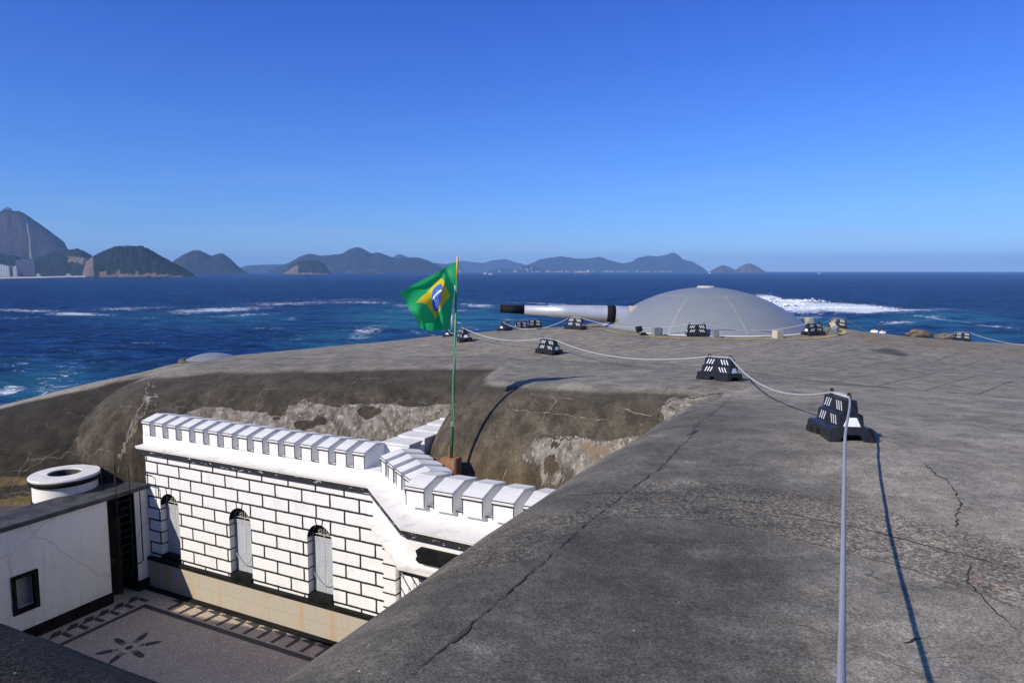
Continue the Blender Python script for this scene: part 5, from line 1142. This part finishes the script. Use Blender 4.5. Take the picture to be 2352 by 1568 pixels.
# ships --------------------------------------------------------------------------------
def ship(px, py, Y, L, rz, label, kind='cargo'):
    a = PD(px, py, Y); T_ = thing('ship' if kind == 'cargo' else 'boat', (a[0], Y, SEA), rz, label=label, cat='ship' if kind == 'cargo' else 'boat')
    w_ = L*.16; h = L*.075 if kind == 'cargo' else L*.16; hl = MB()
    sec = []
    for i in range(13):
        x = -L/2+L*i/12; k = 1 if i < 9 else max(.04, 1-((i-8)/4)**1.6); kk = .8 if i == 0 else k; sh = h*(1+(.35 if i > 9 else 0)+(.15 if i < 2 else 0)); sec.append([(x, -w_/2*kk, sh), (x, -w_/2*kk*.8, -1), (x, w_/2*kk*.8, -1), (x, w_/2*kk, sh)])
    vs = [p_ for s_ in sec for p_ in s_]; fs = []
    for i in range(12):
        for k in range(3): fs.append((4*i+k, 4*i+k+1, 4*i+4+k+1, 4*i+4+k))
        fs.append((4*i+3, 4*i, 4*i+4, 4*i+7))
    fs += [(0, 3, 2, 1), (48, 49, 50, 51)]
    hl.add(vs, fs); hl.obj('hull', RED if kind == 'cargo' else HW, T_)
    if kind == 'cargo':
        MB().box(-L*.46, -L*.33, -w_*.42, w_*.42, h, h+L*.12).box(-L*.45, -L*.38, -w_*.45, w_*.45, h+L*.12, h+L*.16).obj('bridge', CW, T_)
        MB().tube([(-L*.40, 0, h+L*.15), (-L*.40, 0, h+L*.22)], L*.014, 8).obj('funnel', RED, T_)
        for xx in (-.15, .08, .40): MB().tube([(L*xx, 0, h), (L*xx, 0, h+L*.15)], L*.010, 6).tube([(L*xx, 0, h+L*.13), (L*(xx+.08), 0, h+L*.04)], L*.006, 6).obj('crane', CW, T_)
        MB().box(-L*.28, L*.34, -w_*.35, w_*.35, h, h+L*.03).obj('hatch_covers', CW, T_)
    else:
        MB().box(-L*.25, L*.05, -w_*.35, w_*.35, h, h+L*.17).obj('cabin', CW, T_); MB().tube([(0, 0, h), (0, 0, h+L*.42)], L*.012, 5).obj('mast', RED, T_)
RED = M('rust_red_hull', (.32, .10, .06), (.24, .08, .05), .05, .6, 0); HW = M('boat_white', (.78, .76, .70), None, .1, .5, 0)
ship(1336, 620, 7600, 165, R(178), 'long red-hulled cargo ship with white cranes on the horizon')
ship(1127, 625, 5200, 34, R(10), 'small cream fishing boat, right one of the two right of the flagpole top', 'b')
ship(1114, 623, 6200, 30, R(170), 'tiny white boat, left one of the two right of the flagpole top', 'b')
ship(1053.5, 625, 5600, 40, R(20), 'small white boat hidden partly by the flag edge', 'b') if False else ship(1033, 625, 5600, 34, R(20), 'small white boat just above the top edge of the flag', 'b')
ship(1882, 623, 6500, 30, R(15), 'small white boat on the horizon right of the islands', 'b')
ship(1630, 622.5, 7500, 28, R(165), 'tiny white boat below the far mountains, left of the two islands', 'b')

# rocks below the right edge of the roof
def rock(px, py, Y, s_, seed, label):
    bm = bmesh.new(); bmesh.ops.create_icosphere(bm, subdivisions=4, radius=1)
    for v_ in bm.verts:
        n__ = fbm(np.array([v_.co.x*1.7+seed+9]), np.array([v_.co.y*1.7+v_.co.z*2.3+9]), seed, 4)[0]; v_.co *= (.65+.75*n__); v_.co.x *= 2.6; v_.co.y *= 1.4
    me_ = bpy.data.meshes.new('rock'); bm.to_mesh(me_); bm.free(); me_.materials.append(MT['rockm']); me_.polygons.foreach_set('use_smooth', [True]*len(me_.polygons))
    o_ = bpy.data.objects.new('rock', me_); COL.objects.link(o_); o_.location = PD(px, py, Y); o_.scale = (s_, s_, s_); tag(o_, label, 'rock', 'rocks below the right roof edge')
MT['rockm'] = M('brown_rock', (.20, .15, .10), (.10, .085, .07), .8, .95, .8, 3, bd=.1)
rock(2110, 767, 56, .38, 3, 'low brown rock left of the other, showing past the right roof edge'); rock(2172, 774.5, 57, .34, 5, 'flat brown rock right of the other past the roof edge')

# ---------------------------------------------------------------- haze
def haze_box():
    mb = MB().box(-26000, 26000, -40, 27000, SEA-3.0, 520); o_ = mb.obj('haze', [], None)
    m_ = bpy.data.materials.new('haze'); m_.use_nodes = True; t_ = m_.node_tree; t_.nodes.remove(t_.nodes['Principled BSDF'])
    v_ = t_.nodes.new('ShaderNodeVolumePrincipled'); v_.inputs['Density'].default_value = HAZE; v_.inputs['Color'].default_value = (.34, .61, 1.0, 1); v_.inputs['Anisotropy'].default_value = 0.0
    t_.links.new(v_.outputs[0], t_.nodes['Material Output'].inputs['Volume']); o_.data.materials.append(m_); tag(o_, 'thin blue sea haze filling the air out to the far hills', 'haze', kind='stuff')
HAZE = 5.6e-5
haze_box()
